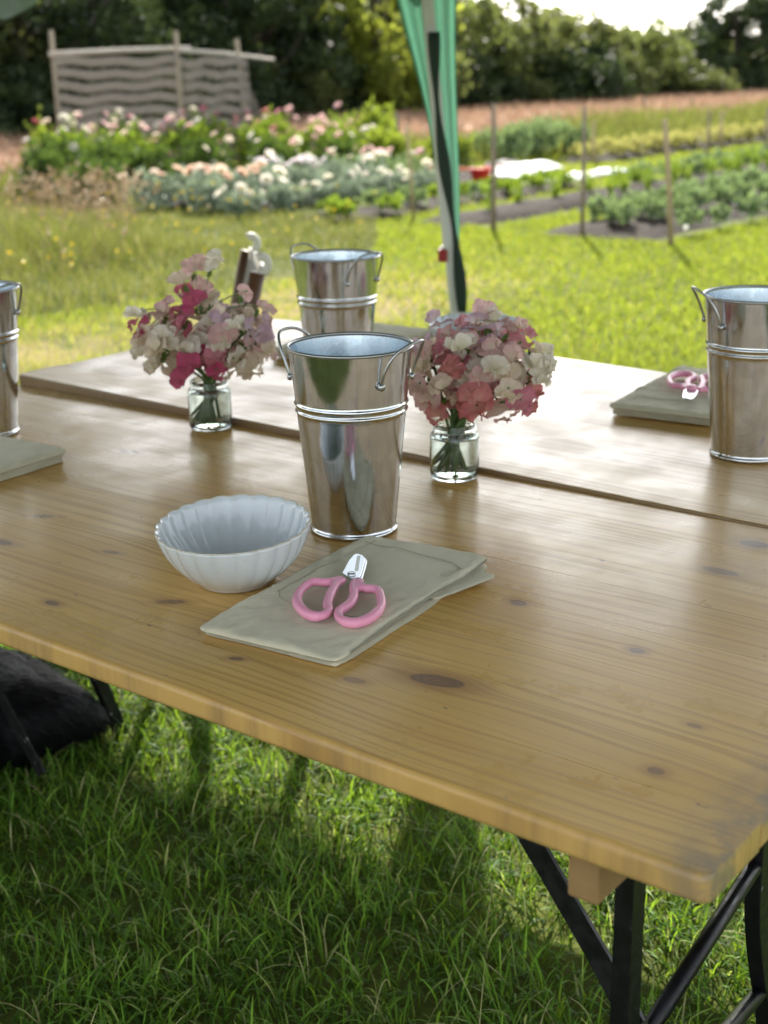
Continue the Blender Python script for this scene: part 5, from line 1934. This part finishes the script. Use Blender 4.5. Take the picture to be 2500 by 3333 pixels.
def col_left(d, rr):
    x, z = d.x, d.z
    if -0.75 < z < -0.05 and abs(x - 0.0) < 0.30 and d.y < 0.3:
        return rr.choice(['magenta', 'magenta', 'pink'])
    if x > 0.25 and z > 0.0:
        return rr.choice(['lilac', 'blush', 'blush', 'cream', 'white'])
    if z > 0.3:
        return rr.choice(['white', 'white', 'cream', 'blush', 'white', 'magenta'])
    if x < -0.2:
        return rr.choice(['white', 'cream', 'blush', 'cream'])
    return rr.choice(['white', 'cream', 'cream', 'blush'])

def col_right(d, rr):
    x, z = d.x, d.z
    if z > 0.45:
        return rr.choice(['blush', 'blush', 'white', 'pink', 'lilac'])
    if x > 0.35 and z > -0.15:
        return rr.choice(['white', 'white', 'cream'])
    if x < -0.45:
        return rr.choice(['cream', 'blush', 'coral', 'cream'])
    if z < -0.05:
        return rr.choice(['pink', 'pink', 'coral', 'coral', 'blush'])
    return rr.choice(['white', 'white', 'white', 'cream', 'blush'])

JL = (0.622, 0.8155, TZ + 0.0008)
JR = (1.168, 0.810, TZ + 0.0008)
make_jar('glass jar holding the left bouquet near the table joint', JL, 0.2, 0.070)
make_jar('glass jar holding the right bouquet right of the centre bucket', JR, 0.9, 0.068)
make_bouquet('left bouquet of cream, magenta and lilac sweet peas in a jar', JL, (-0.006, 0.0, 0.162), (0.124, 0.106, 0.080), 70, col_left, 5,
             extra=[(-0.034, 0, 0.112, 'cream', 1.2), (-0.008, 0, 0.136, 'blush', 1.2), (0.026, 0, 0.142, 'white', 1.15), (0.002, 0.01, 0.100, 'blush', 1.1), (0.085, 0.0, 0.088, 'blush', 0.8), (-0.115, 0, 0.055, 'white', 0.95), (0.118, 0, 0.060, 'blush', 0.95)])
make_bouquet('right bouquet of pink, coral and white sweet peas in a jar', JR, (0.036, 0.0, 0.174), (0.108, 0.096, 0.084), 68, col_right, 12,
             extra=[(0.010, 0, 0.098, 'blush', 1.0), (0.098, -0.01, 0.012, 'white', 1.1), (-0.105, 0, -0.02, 'cream', 1.0)])

# ================================================================== CHAIR
M_brown = simple('brown_wood', (0.10, 0.045, 0.020), 0.5, var=0.3, scale=14)
M_sunlit = simple('sunlit_wood', (0.62, 0.60, 0.52), 0.55, var=0.08)  # pale colour paints the sun glare on the curled back ends
M_shade_panel = simple('shaded_panel', (0.26, 0.24, 0.20), 0.6, var=0.1)  # grey stands in for the shade on the hollow of the chair back
ch = thing('chair', 'brown wooden chair with curled back ends in painted sunlight behind the left bouquet', 'chair', (-0.30, 1.84, 0))
fx_, fy_ = Vector((-0.72, 0.69, 0)).normalized(), Vector((0.69, 0.72, 0)).normalized()   # across the back; backwards
o0 = Vector((-0.255, 1.885, 0)) - Vector((-0.30, 1.84, 0))
def cp(a, b, z):
    return o0 + fx_ * a + fy_ * b + UPV * z
for s in (-1, 1):
    a = s * 0.225
    MB().tube([cp(a, -0.115, 0.0), cp(a, -0.085, 0.45), cp(a, -0.04, 0.72), cp(a, -0.004, 0.868)], [0.018, 0.021, 0.021, 0.021], 10).build('back_post', M_brown, ch, smooth=True)
    arc = [cp(a, 0.006 + 0.019 * math.cos(t_), 0.888 + 0.022 * math.sin(t_)) for t_ in [-2.1 + 4.2 * k / 16 for k in range(17)]]
    MB().tube(arc, [0.0115] * 17, 8).build('scroll', M_sunlit, ch, smooth=True)
    MB().tube([cp(a * 0.95, -0.47, 0.0), cp(a * 0.95, -0.46, 0.44)], 0.016, 8).build('leg', M_brown, ch, smooth=True)
rows = []
for k in range(9):
    a = -0.21 + 0.42 * k / 8
    cv = 0.02 * (1 - (2 * k / 8 - 1) ** 2)
    rows.append([cp(a, -0.055 + cv + 0.25 * (z - 0.66), z) for z in (0.66, 0.74, 0.82, 0.875)])
o = MB().grid(rows).build('back_panel', M_shade_panel, ch, smooth=True)
sm = o.modifiers.new('thick', 'SOLIDIFY')
sm.thickness = 0.012
evaluated(o)
mb = MB()
rows = [[cp(-0.21, -0.08, 0.44), cp(0.21, -0.08, 0.44), cp(0.22, -0.48, 0.45), cp(-0.22, -0.48, 0.45)], [cp(-0.21, -0.08, 0.465), cp(0.21, -0.08, 0.465), cp(0.22, -0.48, 0.475), cp(-0.22, -0.48, 0.475)]]
mb.grid(rows, close_u=True, cap=True).build('seat', M_brown, ch, bevel=0.006)

# ================================================================== DOG
t = NT('black_fur')
p = t.obj()
M_fur = t.done(t.bsdf(Base_Color=t.mix(t.noise(p, 30, 4), (0.002, 0.002, 0.0025), (0.007, 0.007, 0.0085)), Roughness=0.5, Specular_IOR_Level=0.12))
dog = thing('dog', 'black furry dog lying on the grass under the left table end', 'dog', (0.150, 0.655, 0))
dog.scale = (1.08, 1.08, 1.08)
hd_ = Vector((-0.80, -0.60, 0)).normalized()
sd_ = Vector((0.60, -0.80, 0)).normalized()      # towards the camera
J = {}
def dj(k, a, s, z, r, par):
    J[k] = (hd_ * a + sd_ * s + UPV * z, r, par)
dj('pelvis', 0.0, 0.0, 0.120, 0.115, None)
dj('loin', 0.16, 0.0, 0.120, 0.102, 'pelvis')
dj('rib', 0.32, 0.0, 0.125, 0.112, 'loin')
dj('chest', 0.47, 0.0, 0.130, 0.105, 'rib')
dj('neck', 0.60, 0.02, 0.190, 0.065, 'chest')
dj('skull', 0.71, 0.05, 0.235, 0.062, 'neck')
dj('muzzle', 0.81, 0.08, 0.205, 0.035, 'skull')
dj('nose', 0.86, 0.095, 0.195, 0.024, 'muzzle')
dj('rump', -0.10, 0.0, 0.100, 0.075, 'pelvis')
dj('tail1', -0.16, -0.05, 0.045, 0.026, 'rump')
dj('tail2', -0.10, -0.17, 0.022, 0.020, 'tail1')
dj('tail3', 0.06, -0.22, 0.018, 0.012, 'tail2')
for s in (1, -1):
    n = 'n' if s > 0 else 'f'
    dj('thigh' + n, 0.03, 0.085 * s, 0.080, 0.082, 'pelvis')
    dj('knee' + n, 0.16, 0.13 * s, 0.055, 0.040, 'thigh' + n)
    dj('hock' + n, 0.02, 0.17 * s, 0.030, 0.024, 'knee' + n)
    dj('paw' + n, 0.13, 0.19 * s, 0.022, 0.022, 'hock' + n)
    dj('shoulder' + n, 0.47, 0.075 * s, 0.085, 0.055, 'chest')
    dj('elbow' + n, 0.44, 0.10 * s, 0.035, 0.032, 'shoulder' + n)
    dj('wrist' + n, 0.58, 0.11 * s, 0.024, 0.022, 'elbow' + n)
    dj('fpaw' + n, 0.68, 0.11 * s, 0.022, 0.026, 'wrist' + n)
    dj('ear' + n, 0.69, 0.05 + 0.055 * s, 0.275, 0.020, 'skull')
    dj('eartip' + n, 0.70, 0.05 + 0.09 * s, 0.235, 0.012, 'ear' + n)
keys = list(J)
me = bpy.data.meshes.new('body')
me.from_pydata([tuple(J[k][0]) for k in keys], [(keys.index(J[k][2]), i) for i, k in enumerate(keys) if J[k][2]], [])
body = link('body', me, M_fur, dog)
skm = body.modifiers.new('skin', 'SKIN')
skd = me.skin_vertices[0].data
for i, k in enumerate(keys):
    skd[i].radius = (J[k][1], J[k][1])
    skd[i].use_root = (k == 'pelvis')
ss = body.modifiers.new('sub', 'SUBSURF')
ss.levels = 2
ss.render_levels = 2
evaluated(body)
body.data.materials.clear()
body.data.materials.append(M_fur)
body.data.polygons.foreach_set('use_smooth', np.ones(len(body.data.polygons), dtype=bool))
# fur: fine locks lying backwards along the coat
bm_ = body.data
bm_.calc_loop_triangles()
co = np.zeros(len(bm_.vertices) * 3, dtype=np.float32)
bm_.vertices.foreach_get('co', co)
co = co.reshape(-1, 3)
tri = np.zeros(len(bm_.loop_triangles) * 3, dtype=np.int32)
bm_.loop_triangles.foreach_get('vertices', tri)
tri = tri.reshape(-1, 3)
A_, B_, C_ = co[tri[:, 0]], co[tri[:, 1]], co[tri[:, 2]]
nr = np.cross(B_ - A_, C_ - A_)
ar = np.linalg.norm(nr, axis=1)
nr = nr / np.maximum(ar, 1e-9)[:, None]
pick = RNG.choice(len(tri), 26000, p=ar / ar.sum())
w1, w2 = RNG.uniform(0, 1, 26000), RNG.uniform(0, 1, 26000)
fl_ = w1 + w2 > 1
w1[fl_], w2[fl_] = 1 - w1[fl_], 1 - w2[fl_]
P0 = A_[pick] + (B_ - A_)[pick] * w1[:, None] + (C_ - A_)[pick] * w2[:, None]
N0 = nr[pick]
bk = np.array([-hd_.x, -hd_.y, -0.45])[None] + RNG.normal(0, 0.25, (26000, 3))
bk -= N0 * (bk * N0).sum(1)[:, None]
bk /= np.linalg.norm(bk, axis=1, keepdims=True)
dr = bk * 0.9 + N0 * 0.30
Ln = RNG.uniform(0.014, 0.034, 26000)[:, None]
sdv = np.cross(dr, N0)
sdv /= np.linalg.norm(sdv, axis=1, keepdims=True)
P1 = P0 + dr * Ln
V_ = np.stack([P0 - sdv * 0.0011, P0 + sdv * 0.0011, P1], 1).reshape(-1, 3)
V_[:, 2] = np.maximum(V_[:, 2], 0.004)
o = link('fur', np_mesh('fur', V_, np.arange(26000 * 3).reshape(-1, 3)), M_fur, dog)
o['kind'] = 'stuff'
# lead: black webbing from the collar, lying over the dog
